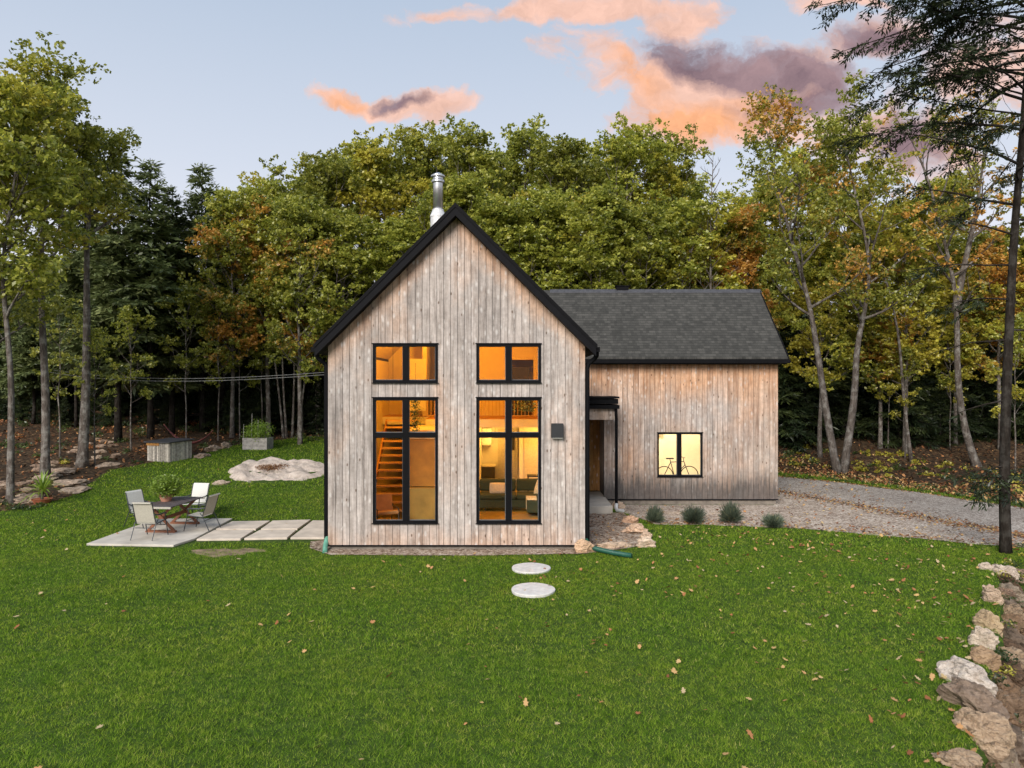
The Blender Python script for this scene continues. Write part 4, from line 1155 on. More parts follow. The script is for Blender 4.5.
# flat outcrop in the lawn
def outcrop():
    import bmesh
    P = [at(*p) for p in [(228, 476), (240, 483), (262, 485), (290, 483), (326, 479), (326, 465), (290, 463), (262, 462), (240, 466)]]
    c = sum(P, Vector()) / len(P)
    bm = bmesh.new(); n = 90
    rad = []
    for v in P: rad.append((math.atan2(v.y - c.y, v.x - c.x), math.hypot(v.x - c.x, v.y - c.y)))
    rad.sort(); an = [a for a, _ in rad]; rd = [q for _, q in rad]
    A = np.array([an[-1] - 2 * math.pi] + an + [an[0] + 2 * math.pi]); D = np.array([rd[-1]] + rd + [rd[0]])
    V = []; Fc = []; nr = 26
    for j in range(nr + 1):
        f = j / nr
        for i in range(n):
            a = -math.pi + 2 * math.pi * i / n; rr = float(np.interp(a, A, D)) * f * (1 + .05 * mnoise.noise(Vector((math.cos(a) * 3, math.sin(a) * 3, 1))))
            x, y = c.x + rr * math.cos(a), c.y + rr * math.sin(a)
            e = max(0, 1 - f ** 9)
            z = float(H(x, y)) - .12 + e * (.26 + .12 * (y - c.y) / 1.5) + mnoise.fractal(Vector((x * 1.1, y * 1.1, 0)), .8, 2.1, 6) * .22 * e - .16 * max(0, mnoise.noise(Vector((x * .9, y * .9, 5)))) * e
            V.append((x - c.x, y - c.y, z - c.z))
    for j in range(nr):
        for i in range(n): Fc.append((j * n + i, (j + 1) * n + i, (j + 1) * n + (i + 1) % n, j * n + (i + 1) % n))
    o = np_mesh('bedrock_outcrop', V, Fc, M['bedrock'], smooth=False); o.location = c; o.color = (1, .96, .93, 1)
    tag(o, 'broad flat pale bedrock outcrop in the lawn left of the house', 'rock')
    return [(v.x, v.y) for v in P], c
OUT_POLY, OC = outcrop()
OUT_POLY = [(OC.x + (x - OC.x) * .93, OC.y + (y - OC.y) * .9) for x, y in OUT_POLY]
op = at(262, 477); rng = np.random.default_rng(2)
C = ball(1100, .72, rng, .16) + np.array([op.x + .1, op.y + .9, op.z + .29]); mo = leafy('dry_plant_patch', 'understory', C, .07, None, 5); mo.color = (.28, .13, .05, 1.6)
tag(mo, 'rust brown patch of dried plants on top of the bedrock outcrop', 'plant')
p = at(214, 486); 
p = at(222, 484); put_rock('rock', p + Vector((0, 0, .02)), (.32, .22, .12), .2, (.95, .9, .85), 'small flat rock in the grass at the left tip of the outcrop', k=6)

# rocks edging the bed by the porch
for i, (px, py, w, h, tint, lab) in enumerate([
    (619, 508, 13, 5, (1.37, 1.23, 1.10), 'pale flat edging rock beside the foot of the porch downspout'),
    (631, 522.5, 13, 5, (1.43, 1.07, 0.85), 'pinkish edging rock, third from the lawn'),
    (634, 532, 21, 6, (1.49, 1.23, 1.04), 'long pale edging rock in the middle of the row'),
    (646, 538.5, 11, 5, (1.56, 1.37, 1.23), 'small pale edging rock above the corner rock'),
    (647, 546.5, 17, 7, (1.56, 1.43, 1.30), 'pale corner rock where the edging meets the lawn'),
    (614, 547.5, 34, 4, (1.49, 1.33, 1.17), 'long low pale slab edging the front of the bed'),
    (583, 551.5, 20, 8, (1.49, 1.20, 0.94), 'tan boulder under the bend of the dark green pipe')]):
    q = at(px, py); k = q.y / F
    put_rock('edging_rock', (q.x, q.y, q.z + h * k * .38), (w * k * .60, w * k * .50 if w < 30 else .16, h * k * .95), R(15 * (i % 3) - 10), tint, lab, k=5 + i)

# retaining wall stones at the right edge
wall_rocks = [
 (985, 569, 13, 7, 0, (1.3, 1.28, 1.25), 'small white stone at the far tip of the stone wall, nearest the hemlock'),
 (1004, 579, 25, 15, 20, (1.25, 1.22, 1.2), 'rounded whitish stone beside the brown one at the far end of the wall'),
 (1019, 581, 18, 13, 0, (.75, .62, .55), 'brown stone at the right picture edge, far end of the wall'),
 (991, 600, 20, 15, 25, (1.1, .98, .85), 'tan stone just below the whitish rounded one'),
 (1005, 600, 14, 16, 60, (.62, .5, .43), 'dark brown stone wedged beside the tan stone'),
 (989, 627, 29, 17, 15, (1.05, .92, .68), 'yellowish layered block in the upper middle of the wall'),
 (982, 645, 28, 19, 5, (1.3, 1.27, 1.2), 'big whitish stone under the yellowish block'),
 (983, 661, 30, 13, -5, (.85, .68, .5), 'flat brown stone under the big whitish one'),
 (1009, 664, 18, 13, 0, (.85, .75, .68), 'greyish stone lying low right of the flat brown one'),
 (968, 682, 50, 20, 28, (1.35, 1.38, 1.42), 'long bluish white slab tilted across the wall'),
 (974, 708, 58, 24, 34, (.62, .54, .48), 'long grey brown slab right under the bluish white one'),
 (1006, 722, 38, 40, 50, (.48, .38, .30), 'steep streaky brown slab down the side of the wall'),
 (984, 742, 52, 32, 18, (1.0, .86, .70), 'large tan slab near the bottom corner'),
 (962, 764, 44, 14, 8, (.88, .76, .62), 'low tan slab at the bottom edge of the picture'),
 (1008, 640, 22, 22, 70, (.6, .5, .42), 'dark stone low behind the yellowish block'),
 (1016, 684, 20, 26, 30, (.55, .48, .42), 'dark grey stone low down at the right picture edge'),
 (1004, 768, 40, 28, 20, (.55, .44, .35), 'brown slab at the bottom right corner')]
for i, (px, py, w, h, ang, tint, lab) in enumerate(wall_rocks):
    q = at(px, py)
    inner = px < wall_x(q.y) / q.y * F + 512
    k = q.y / F
    # stones right of the wall line lie lower on the bank
    if px > 997 and 590 < py: q = at(px, py); k = q.y / F
    w_, h_ = w * k, h * k
    put_rock('wall_stone', (q.x, q.y, q.z + h_ * .15), (w_ * .52, max(w_ * .38, h_ * .62), h_ * .66 + .03), R(-30 - ang), tint, lab, 'stone', 'stones of the dry stone retaining wall', (R(6), R(ang * .45)), k=i * 3 + 1)
rr = random.Random(12)
cnt = 0
for lev, (ox, oz, lab) in enumerate([(.40, -.30, 'second course stone tucked under the top stones of the retaining wall'), (.70, -.68, 'third course stone in the shaded face of the retaining wall'), (1.0, -1.02, 'bottom course stone at the foot of the retaining wall')]):
    y = 5.8
    while y < 15.6 - lev * .4:
        s_ = rr.uniform(.16, .36); x = wall_x(y) + ox + rr.uniform(-.06, .06); fade = float(sstep(16.5, 14.5, y))
        put_rock('wall_stone', (x, y, oz * fade * 1.0 + rr.uniform(-.05, .03)), (s_ * .85, s_ * 1.2, s_ * .75), R(rr.uniform(-35, 25)), rr.choice([(.50, .38, .28), (.30, .23, .18), (.78, .66, .52), (.40, .35, .31), (.62, .58, .52)]),  # dark tints put shading of the lower courses into the stone colour
                 lab, 'stone', ['second', 'third', 'bottom'][lev] + ' course of the retaining wall', (R(rr.uniform(-14, 14)), R(rr.uniform(-12, 12))), k=cnt + 3); cnt += 1
        y += s_ * rr.uniform(1.7, 2.3)
# ledges at the left wood edge
for i, (px, py, w, h, lab) in enumerate([
    (62, 472, 30, 5, 'long grey ledge under the thick trunk at the left'), (70, 484, 26, 5, 'grey ledge in the leaf litter above the spiky plant'), (75, 491, 22, 4, 'lowest pale ledge where the litter meets the lawn'),
    (30, 500, 24, 6, 'mossy rock at the foot of the slender left trunk'), (110, 466, 22, 4, 'flat pale rock in the litter near the compost box'), (48, 478, 20, 5, 'brown rock between the two left trunks'),
    (202, 457, 12, 4, 'low pale rock in the grass right of the compost box'), (214, 450, 12, 5, 'pale rock at the wood edge left of the planter'), (226, 447, 9, 5, 'small round rock touching the planter greens')]):
    q = at(px, py); k = q.y / F
    put_rock('ledge_rock', (q.x, q.y, q.z + h * k * .1), (w * k * .6, .55, h * k * .8), R(8 * (i % 3) - 8), [(.8, .72, .66), (.95, .86, .78), (1.0, .92, .84)][i % 3], lab, k=i + 2)
r2 = random.Random(31)
for i in range(46):
    px = r2.uniform(0, 118); py = 508 - px * .40 - r2.uniform(2, 30)
    q = at(px, py); s_ = r2.uniform(.08, .26)
    put_rock('loose_rock', (q.x, q.y, q.z), (s_ * 1.4, s_, s_ * .5), r2.uniform(0, 6), r2.choice([(.8, .68, .6), (1, .9, .8), (.6, .5, .43)]), 'loose rock among dead leaves on the slope left of the lawn', 'rock', 'loose rocks on the littered slope', k=i)
# ------------------------------------------------------------------ lawn grass and fallen leaves
def grass():
    rng = np.random.default_rng(1)
    parts = []
    def sample(n, ylo, yhi, side):
        y = np.sqrt(rng.uniform(ylo ** 2, yhi ** 2, n)); x = rng.uniform(-side, side, n) * y
        return x, y
    outs = []
    for (ylo, yhi, dens, wdt, hgt) in ((4.2, 11, 3400, .0072, .034), (11, 18, 1800, .0105, .038), (18, 26, 700, .018, .048), (26, 40, 260, .03, .065)):
        sd0 = 1.15 if yhi < 20 else .85
        area = sd0 * (yhi ** 2 - ylo ** 2)
        n = int(area * dens)
        x, y = sample(n, ylo, yhi, sd0)
        m = lawn_mask(x, y) > .5
        # leave the paving, beds, drive, house and outcrop free, with a slightly ragged edge
        jx = x + rng.normal(size=n) * .05; jy = y + rng.normal(size=n) * .05
        for pl in (drive_poly, strip_poly, bed_poly, patio_poly, OUT_POLY): m &= ~inpoly(jx, jy, pl)
        bare = inpoly(jx, jy, bare_poly); m &= ~(bare & (rng.random(n) < np.clip(.72 + .5 * np.sin(x * 7.3 + 2 * np.sin(y * 9)) * np.sin(y * 11 + x * 3), .1, 1)))
        for cx_, cy_, r_ in DISCS: m &= np.hypot(x - cx_, y - cy_) > r_ * .97
        m &= ~((x > WL) & (x < WR) & (y > 17.7) & (y < 28.9)); m &= ~((x > WR) & (x < 9.1) & (y > 24.3) & (y < 29.5))
        m &= (x - wall_x(y) < .18 + rng.normal(size=n) * .08) | (y > 15.8)
        x, y = x[m], y[m]
        z = H(x, y)
        n = len(x)
        # tufty height field
        tuft = .75 + .5 * (np.sin(x * 5.1 + 2 * np.sin(y * 3.3)) * np.sin(y * 4.7 + 1.5 * np.sin(x * 2.9))) * .6 + rng.random(n) * .55
        h = hgt * tuft; a = rng.uniform(0, 2 * np.pi, n); lean = rng.uniform(.3, 2.6, n) * h
        wa = a + rng.uniform(1.1, 2.0, n)
        b = np.stack([x, y, z - .004], 1); sd_ = np.stack([np.cos(wa), np.sin(wa), 0 * a], 1) * (wdt * rng.uniform(.6, 1.2, n))[:, None] * .5
        tip = b + np.stack([np.cos(a) * lean, np.sin(a) * lean, h], 1)
        outs.append((np.stack([b - sd_, b + sd_, tip], 1).reshape(-1, 3), np.clip(rng.random(n) * .9 + (rng.random(n) < .03) * .6, 0, 1.3)))
    V = np.concatenate([o[0] for o in outs]); q = np.concatenate([o[1] for o in outs])
    g = np_mesh('lawn_grass', V, np.arange(len(V)).reshape(-1, 3), M['grass_blade'], [('rnd', q, 'FACE')])
    tag(g, 'short green lawn grass around the house', 'grass', kind='stuff'); print('grass', len(q))
grass()

def litter_mat():
    t = NT('fallen_leaf'); rnd = t.attr('rnd')
    c = t.ramp(rnd, [(0, (.10, .045, .02)), (.25, (.26, .10, .04)), (.45, (.42, .20, .08)), (.65, (.50, .31, .13)), (.82, (.48, .32, .12)), (1, (.44, .34, .19))])
    M['fallen_leaf'] = t.pbr(c, .8, spec=.2)
litter_mat()
LT = [(0, -.5), (.12, -.28), (.42, -.30), (.30, -.08), (.5, .12), (.22, .14), (.2, .42), (0, .5), (-.2, .40), (-.24, .12), (-.5, .10), (-.3, -.1), (-.42, -.32), (-.1, -.28)]
def scatter_leaves(name, x, y, z, size, label, seed, cshift=0.0, tilt=.35):
    rng = np.random.default_rng(seed); n = len(x)
    T = np.array([(a, b, .25 * (a * a + b * b)) for a, b in LT])
    ang = rng.uniform(0, 2 * np.pi, n); c, s = np.cos(ang), np.sin(ang)
    sz = size * rng.uniform(.6, 1.35, n)
    X = T[None, :, 0] * rng.uniform(.55, 1, n)[:, None]; Y = T[None, :, 1] + 0 * X; Z = T[None, :, 2] * rng.uniform(-1, 2.0, n)[:, None]
    tx, ty = rng.normal(size=n) * tilt, rng.normal(size=n) * tilt
    Xr = X * c[:, None] - Y * s[:, None]; Yr = X * s[:, None] + Y * c[:, None]
    Zr = Z + Xr * tx[:, None] + Yr * ty[:, None]
    V = np.stack([x[:, None] + Xr * sz[:, None], y[:, None] + Yr * sz[:, None], z[:, None] + Zr * sz[:, None] + .25 * sz[:, None] * tilt], -1).reshape(-1, 3)
    k = len(LT)
    o = np_mesh(name, V, np.arange(n * k).reshape(-1, k), M['fallen_leaf'], [('rnd', np.clip(rng.random(n) + cshift, 0, 1), 'FACE')])
    tag(o, label, 'leaves', kind='stuff')
rng = np.random.default_rng(21)
n = 9500
y = np.sqrt(rng.uniform(5.8 ** 2, 30 ** 2, n)); x = rng.uniform(-.78, .78, n) * y
dens = .05 + .36 * sstep(-2, 8, x) + .12 * sstep(.3, -.2, np.abs(x - .5) / 9) ; clmp = np.array([mnoise.noise(Vector((a * .45, b * .45, 3))) for a, b in zip(x, y)])
dens = dens * (1 + 1.3 * clmp) + .40 * sstep(1.8, .0, wall_x(y) - x) * (y < 16) + .25 * sstep(3, 0, np.abs(y - (18.6 + (x - 6) * -.25))) * (x > 5)
m = (rng.random(n) < dens) & (lawn_mask(x, y) > .5) & ~((x > WL - .1) & (x < WR + .1) & (y > 17.6)) & ~((x > WR) & (x < 9.3) & (y > 24.1)) & (x < wall_x(y) + .4)
x, y = x[m], y[m]; scatter_leaves('fallen_leaves', x, y, H(x, y) + .045, .088, 'tan and brown leaves scattered over the lawn', 1, .12)
# drifts along the drive
n = 2600; f = rng.random(n)
P = np.array([v[:2] for v in drive_mid]); idx = np.sort(rng.uniform(0, len(P) - 1, n)); x = np.interp(idx, range(len(P)), P[:, 0]); y = np.interp(idx, range(len(P)), P[:, 1]) + rng.normal(size=n) * .8
x2 = rng.uniform(9.5, 30, 2500); Q = np.array([v[:2] for v in drive_top]); y2 = np.interp(x2, Q[:, 0][np.argsort(Q[:, 0])], Q[:, 1][np.argsort(Q[:, 0])]) + rng.normal(size=2500) * .22
Bq = np.array([v[:2] for v in strip_bot]); x3 = rng.uniform(4, 16, 1100); y3 = np.interp(x3, Bq[:, 0], Bq[:, 1]) + rng.exponential(.5, 1100)
x = np.concatenate([x, x2, x3]); y = np.concatenate([y, y2, y3]); m = ~((x < 9.3) & (y > 24.2)); x, y = x[m], y[m]
scatter_leaves('fallen_leaves', x, y, H(x, y) + .03, .075, 'rust coloured leaves drifted along the gravel drive', 2, -.12, .25)
# woodland floor
n = 20000
x = rng.uniform(-34, 34, n); y = rng.uniform(18, 50, n); m = (lawn_mask(x, y) < .5) & ~inpoly(x, y, drive_poly) & ~inpoly(x, y, strip_poly) & ~((x > -4.9) & (x < 9.4) & (y < 31)) & (np.abs(x) < y * .85)
x, y = x[m], y[m]; scatter_leaves('woodland_leaves', x, y, H(x, y) + .03, .12, 'deep brown and orange leaf litter on the woodland floor', 3, -.38, .5)  # leaf colour shifted darker to stand in for shade under the trees
n = 7000; x = rng.uniform(9, 34, n); y = np.interp(x, Q[:, 0], Q[:, 1]) + rng.uniform(1.2, 8, n); scatter_leaves('bank_leaves', x, y, H(x, y) + .03, .12, 'brown and rust leaves covering the bank beyond the drive', 6, -.05, .5)
n = 450; x = rng.uniform(1.9, 4.0, n); y = rng.uniform(17.7, 23, n); m = inpoly(x, y, bed_poly); x, y = x[m], y[m]
scatter_leaves('fallen_leaves', x, y, H(x, y) + .03, .06, 'brown leaves on the gravel bed beside the porch', 4, -.15, .3)

# ------------------------------------------------------------------ trees
class Wood:
    def __init__(s, seed): s.r = random.Random(seed); s.mb = MB(); s.tips = []; s.sprays = []
    def limb(s, p, d, L_, r0, up=.15, n=5, wig=.12, sides=5, r1=None):
        pts = [Vector(p)]; rs = [r0]; d = Vector(d).normalized(); r = s.r
        for k in range(n):
            d = (d + Vector((r.gauss(0, wig), r.gauss(0, wig), r.gauss(0, wig * .6) + up))).normalized()
            pts.append(pts[-1] + d * (L_ / n)); rs.append(r0 + ((r1 if r1 is not None else r0 * .18) - r0) * (k + 1) / n)
        s.mb.tube(pts, rs, sides, cap=False); return pts, rs
def along(pts, t):
    f = t * (len(pts) - 1); i = min(int(f), len(pts) - 2); return pts[i].lerp(pts[i + 1], f - i), (pts[i + 1] - pts[i]).normalized()

def deciduous(seed, h, crown0, spread, r0=.2, trunk=None, limbs=18, leaf=.17, per=105, rclump=.75, top=.1, subs=4, thin=1.0, lean=(0, 0), droop=0.0, stems=None):
    """returns wood mesh builder, leaf centres, clump ids, patch ids.  trunk: list of stems, each a list of points"""
    w = Wood(seed); r = w.r; cl = []
    if trunk is None:
        k = 7; wob = [Vector((r.gauss(0, .10), r.gauss(0, .10), 0)) * (h / 14) for _ in range(k + 1)]
        trunk = [[Vector((lean[0] * (i / k) ** 1.3, lean[1] * (i / k), h * .93 * i / k)) + (wob[i] * (i / k) if i else Vector()) * 2 for i in range(k + 1)]]
    else: trunk = [[Vector(p) for p in T] for T in trunk]
    nst = len(trunk)
    for T in trunk:
        T[0].z -= .25
        # smooth path
        P = []
        for a, b in zip(T[:-1], T[1:]):
            for i in range(3): P.append(a.lerp(b, i / 3))
        P.append(T[-1])
        for _ in range(2): P = [P[0]] + [(P[i - 1] + P[i] * 2 + P[i + 1]) / 4 for i in range(1, len(P) - 1)] + [P[-1]]
        n = len(P); rs = [r0 * (1 - .86 * (i / (n - 1)) ** .9) * (1.35 if i == 0 else 1) for i in range(n)]
        w.mb.tube(P, rs, 9, cap=True)
        hh = P[-1].z; nl = max(4, int(limbs / nst)); az = r.uniform(0, 6)
        for q in range(nl):
            t = crown0 + (1 - crown0) * (q + r.random() * .7) / nl; t = min(t, .97)
            p, d = along(P, t); az += 2.4 + r.uniform(-.4, .4)
            f = (t - crown0) / (1 - crown0)
            prof = (.55 + 1.5 * f * (1 - f) + .15 * (1 - f)) if not droop else (.9 - .4 * f)
            L_ = spread * prof * r.uniform(.75, 1.2); el = .35 + .75 * f + r.uniform(-.1, .15) - droop
            dd = Vector((math.cos(az) * math.cos(el), math.sin(az) * math.cos(el), math.sin(el)))
            rr_ = max(.02, r0 * .42 * (1 - .72 * f))
            pts, _ = w.limb(p, dd, L_, rr_, .10, 5, .14)
            if r.random() < thin: cl.append(pts[-1])
            for k in range(subs):
                tt = .35 + .6 * (k + r.random() * .6) / subs; p2, d2 = along(pts, min(tt, .98))
                side = d2.cross(Vector((0, 0, 1))).normalized() * (1 if k % 2 else -1)
                dd2 = (d2 * .6 + side * .8 + Vector((0, 0, r.uniform(-.1, .45)))).normalized()
                pp, _ = w.limb(p2, dd2, L_ * r.uniform(.28, .48), rr_ * .4, .08, 3, .18, 4)
                if r.random() < thin: cl.append(pp[-1])
                if L_ > 2 and r.random() < thin * .6: cl.append(pp[1] + Vector((r.gauss(0, .3), r.gauss(0, .3), r.gauss(0, .25))))
        if r.random() < thin: cl.append(P[-1])
        cl.append(P[-1] + Vector((0, 0, .35)))
    rng = np.random.default_rng(seed); Cs = []; ci = []; pi_ = []
    for c in cl:
        k = int(per * r.uniform(.5, 1.35)); rad = rclump * r.uniform(.7, 1.25)
        # a clump is a flattish spray of leaf layers, ragged outwards
        m_ = max(3, k // 9); sc = ball(m_, rad, rng, .68); pick = rng.integers(0, m_, k); b = sc[pick] + ball(k, leaf * 1.15, rng, .7); sid = np.clip(.5 * r.random() + .5 * rng.random(m_)[pick], 0, 1)  # random tone per spray paints highlights into the crown colour
        Cs.append(b + np.array(c)); ci.append(sid); pi_.append(np.full(k, .5 + .62 * mnoise.noise(Vector(c) * .33 + Vector((seed, 0, 0))) + r.uniform(-.12, .12)))
    return w.mb, np.concatenate(Cs), np.concatenate(ci), np.clip(np.concatenate(pi_), 0, 1)

def conifer(seed, h, crown0, base_len, r0=.18, spray=.34, nper=30, gap=.42, ragged=.25, lean=(0, 0)):
    w = Wood(seed); r = w.r
    P = [Vector((lean[0] * (i / 8) ** 1.2 + r.gauss(0, .03), lean[1] * i / 8 + r.gauss(0, .03), h * i / 8)) for i in range(9)]; P[0].z -= .25
    w.mb.tube(P, [r0 * (1 - .93 * i / 8) * (1.25 if i == 0 else 1) for i in range(9)], 8, cap=True)
    # dead stubs on the bare stem
    z = h * .08
    while z < h * crown0:
        p, _ = along(P, z / h); a = r.uniform(0, 6.28); w.limb(p, (math.cos(a), math.sin(a), r.uniform(-.3, .2)), r.uniform(.4, 1.5), .014, -.03, 3, .12, 3); z += r.uniform(.2, .55)
    rng = np.random.default_rng(seed); A = []; B = []; ci = []; z = h * crown0
    while z < h * .985:
        f = (z - h * crown0) / (h * (1 - crown0)); L0 = base_len * (1 - f) ** .8 * (.55 + .45 * min(1, f * 4 + .3)) + .15
        for k in range(r.choice((3, 4, 5)) if f < .85 else 4):
            a = r.uniform(0, 6.28); L_ = L0 * r.uniform(1 - ragged * 1.6, 1 + ragged)
            el = -.12 + .65 * f + r.uniform(-.12, .12); p, _ = along(P, z / h)
            pts, _ = w.limb(p, (math.cos(a) * math.cos(el), math.sin(a) * math.cos(el), math.sin(el)), L_, .028 * (1 - f) + .006, -.06, 4, .07, 3)
            n = max(6, int(nper * L_ / base_len * 1.3)); c0 = r.random()
            for j in range(n):
                t = .12 + .88 * (j + r.random()) / n; q, d = along(pts, min(t, .999)); sd_ = Vector((-d.y, d.x, 0)).normalized() * (1 if r.random() < .5 else -1)
                ln = spray * (1.25 - .7 * t) * r.uniform(.7, 1.4) * (1 + .5 * (L_ > 1.5))
                e = q + (d * .55 + sd_ * r.uniform(.3, 1.1) + Vector((0, 0, r.uniform(-.55, .05)))).normalized() * ln
                A.append(q); B.append(e); ci.append(c0)
        z += gap * r.uniform(.6, 1.25) * (1 - .45 * f)
    return w.mb, np.array([tuple(p) for p in A]), np.array([tuple(p) for p in B]), np.array(ci)

def spray_mesh(name, A, B, ci, seed, width=.28, k=3, parent=None, mat='needle'):
    """each spray becomes k narrow needle fans between A and B"""
    rng = np.random.default_rng(seed); n = len(A); Vs = []
    d = B - A; Ln = np.linalg.norm(d, axis=1)[:, None]
    for j in range(k):
        o = rng.normal(size=(n, 3)) * Ln * .22; a = A + d * (j * .22) + o * .3; b = a + d * rng.uniform(.5, .85, (n, 1)) + o
        s = np.cross(b - a, np.array([0, 0, 1.0]) + rng.normal(size=(n, 3)) * .5); s /= np.linalg.norm(s, axis=1)[:, None] + 1e-9; s *= Ln * width * .5
        m_ = (a * .45 + b * .55)
        Vs.append(np.stack([a, m_ + s, b, m_ - s], 1))
    V = np.concatenate(Vs).reshape(-1, 3); q = rng.random(n * k); c = np.tile(ci, k)
    return np_mesh(name, V, np.arange(len(V)).reshape(-1, 4), M[mat], [('rnd', q, 'FACE'), ('clump', c, 'FACE'), ('patch', q * .3, 'FACE')], parent=parent)

def make_tree(name, loc, label, cat, data, kind, seed, autumn=((.4, .2, .05), .1), barkm='bark_grey', leaf=.17, group=None, mat='leaf', aspect=.62, width=.28, k=3, nmat='needle'):
    t = empty(name, loc, 0, label, cat, group)
    if kind == 'd':
        mb, C, ci, pt = data; mb.build('trunk', M[barkm], t, smooth=True)
        cr = leafy('crown', mat, C, leaf, t, seed, .2, aspect=aspect, patch=pt, clump_id=ci)
    elif kind == 'c':
        mb, A, B, ci = data; mb.build('trunk', M[barkm], t, smooth=True); cr = spray_mesh('crown', A, B, ci, seed, width, k, t, nmat)
    else:
        data.build('trunk', M[barkm], t, smooth=True); return t
    cr.color = (*autumn[0], autumn[1]); return t
def retint(t, autumn):
    for c in t.children:
        if c.name.startswith('crown'): c.color = (*autumn[0], autumn[1])
YEL, ORG, RED, GRN = (.60, .52, .07), (.78, .42, .09), (.55, .22, .08), (.24, .30, .05)

def top_h(px_base, py_top, d): return CZ + (384 - py_top) / F * d

def stand(proto, h0, px, py_top, d, label, group, autumn, seed, wscale=1.0, cat='tree'):
    """a copy of a prototype standing at depth d on pixel column px, its top at py_top"""
    x = (px - 512) / F * d; z = float(H(x, d)); h = CZ + (384 - py_top) / F * d - z
    r = random.Random(seed); s = h / h0
    c = copy_tree(proto) if proto.get('used') else proto
    proto['used'] = 1
    c.location = (x, d, z); c.scale = (s * wscale, s * wscale, s); c.rotation_euler = (0, 0, r.uniform(0, 6.28))
    if label: c['label'] = label
    if group: c['group'] = group
    retint(c, autumn)
    return c
PD = []
for i, (h, c0, sp, r0) in enumerate([(18, .22, 4.3, .22), (19, .28, 4.8, .25), (16, .30, 3.6, .18), (17, .35, 4.0, .20)]):
    PD.append((make_tree('maple_tree', (0, 0, 0), 'x', 'tree', deciduous(50 + i, h, c0, sp, r0, limbs=30, leaf=.2, per=118, rclump=.80, subs=4), 'd', i, leaf=.225), h))
PC = []
for i, (h, c0, bl) in enumerate([(17, .22, 2.6), (15, .30, 2.3), (18, .38, 2.8)]):
    PC.append((make_tree('hemlock_tree', (0, 0, 0), 'x', 'tree', conifer(70 + i, h, c0, bl, nper=36, spray=.42), 'c', i, barkm='bark_dark', group=None), h))
PSL = (make_tree('young_tree', (0, 0, 0), 'x', 'tree', deciduous(90, 9, .35, 1.9, .055, limbs=14, leaf=.16, per=60, rclump=.5, subs=2), 'd', 9, leaf=.16), 9)

PLOW = []
for i, (h, bl) in enumerate([(7, 2.2), (9, 2.6)]):
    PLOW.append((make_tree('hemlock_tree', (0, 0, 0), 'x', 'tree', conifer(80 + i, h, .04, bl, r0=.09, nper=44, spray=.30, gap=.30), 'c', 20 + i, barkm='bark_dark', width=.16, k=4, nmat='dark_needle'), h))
lr = random.Random(44)
for i, px in enumerate(list(range(770, 1110, 21)) * 2):
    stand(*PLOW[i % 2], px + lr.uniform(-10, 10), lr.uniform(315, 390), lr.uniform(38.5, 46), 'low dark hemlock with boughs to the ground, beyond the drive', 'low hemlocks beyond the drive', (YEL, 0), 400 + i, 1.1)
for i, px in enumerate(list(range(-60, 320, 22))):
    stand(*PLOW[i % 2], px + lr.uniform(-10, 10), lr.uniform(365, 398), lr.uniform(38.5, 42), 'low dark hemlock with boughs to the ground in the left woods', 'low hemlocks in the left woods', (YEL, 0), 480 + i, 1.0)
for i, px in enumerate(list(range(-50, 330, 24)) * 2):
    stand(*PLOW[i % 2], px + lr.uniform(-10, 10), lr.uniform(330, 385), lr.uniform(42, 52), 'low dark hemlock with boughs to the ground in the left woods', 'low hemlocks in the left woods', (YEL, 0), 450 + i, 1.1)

# the tall green row behind the house
row = [(318, 168, 41, 1, YEL, .3, 'leafy tree at the left end of the tall row behind the house'), (362, 158, 43, 0, YEL, .46, 'yellow tinged tree behind the left slope of the gable'),
       (415, 142, 44, 1, YEL, .42, 'broad green tree rising left of the chimney'), (470, 146, 42, 0, YEL, .3, 'green tree directly behind the ridge of the gable'),
       (525, 142, 45, 1, GRN, .25, 'tallest tree of the row, just right of the gable peak'), (568, 156, 42, 0, YEL, .3, 'green tree above the left end of the wing roof'),
       (628, 142, 43, 1, YEL, .42, 'yellow green tree above the roof vent of the wing'), (668, 152, 45, 0, YEL, .45, 'tall tree at the right end of the row, by the gap of sky')]
for i, (px, py, d, k, c, a, lab) in enumerate(row):
    stand(*PD[k], px, py, d, lab, 'trees in the tall row behind the house', (c, a), 100 + i, 1.0)
# second, lower row filling under the crowns
for i, (px, py, d, k, a) in enumerate([(300, 205, 38, 3, .3), (345, 225, 37, 2, .15), (395, 230, 38, 3, .2), (500, 215, 38, 2, .1), (545, 200, 39, 3, .15), (590, 205, 37, 2, .2), (640, 215, 38, 3, .25), (690, 215, 39, 2, .4), (455, 190, 39, 3, .15), (610, 180, 48, 0, .2), (440, 175, 49, 1, .2), (340, 170, 49, 0, .2), (690, 190, 50, 1, .3), (560, 165, 50, 1, .2), (385, 172, 47, 1, .3), (500, 168, 48, 0, .25), (598, 172, 47, 1, .35), (310, 190, 46, 0, .3)]):
    stand(*PD[k], px, py, d, 'green understorey tree in the thicket right behind the house', 'understorey trees behind the house', (YEL, a), 130 + i, 1.15)
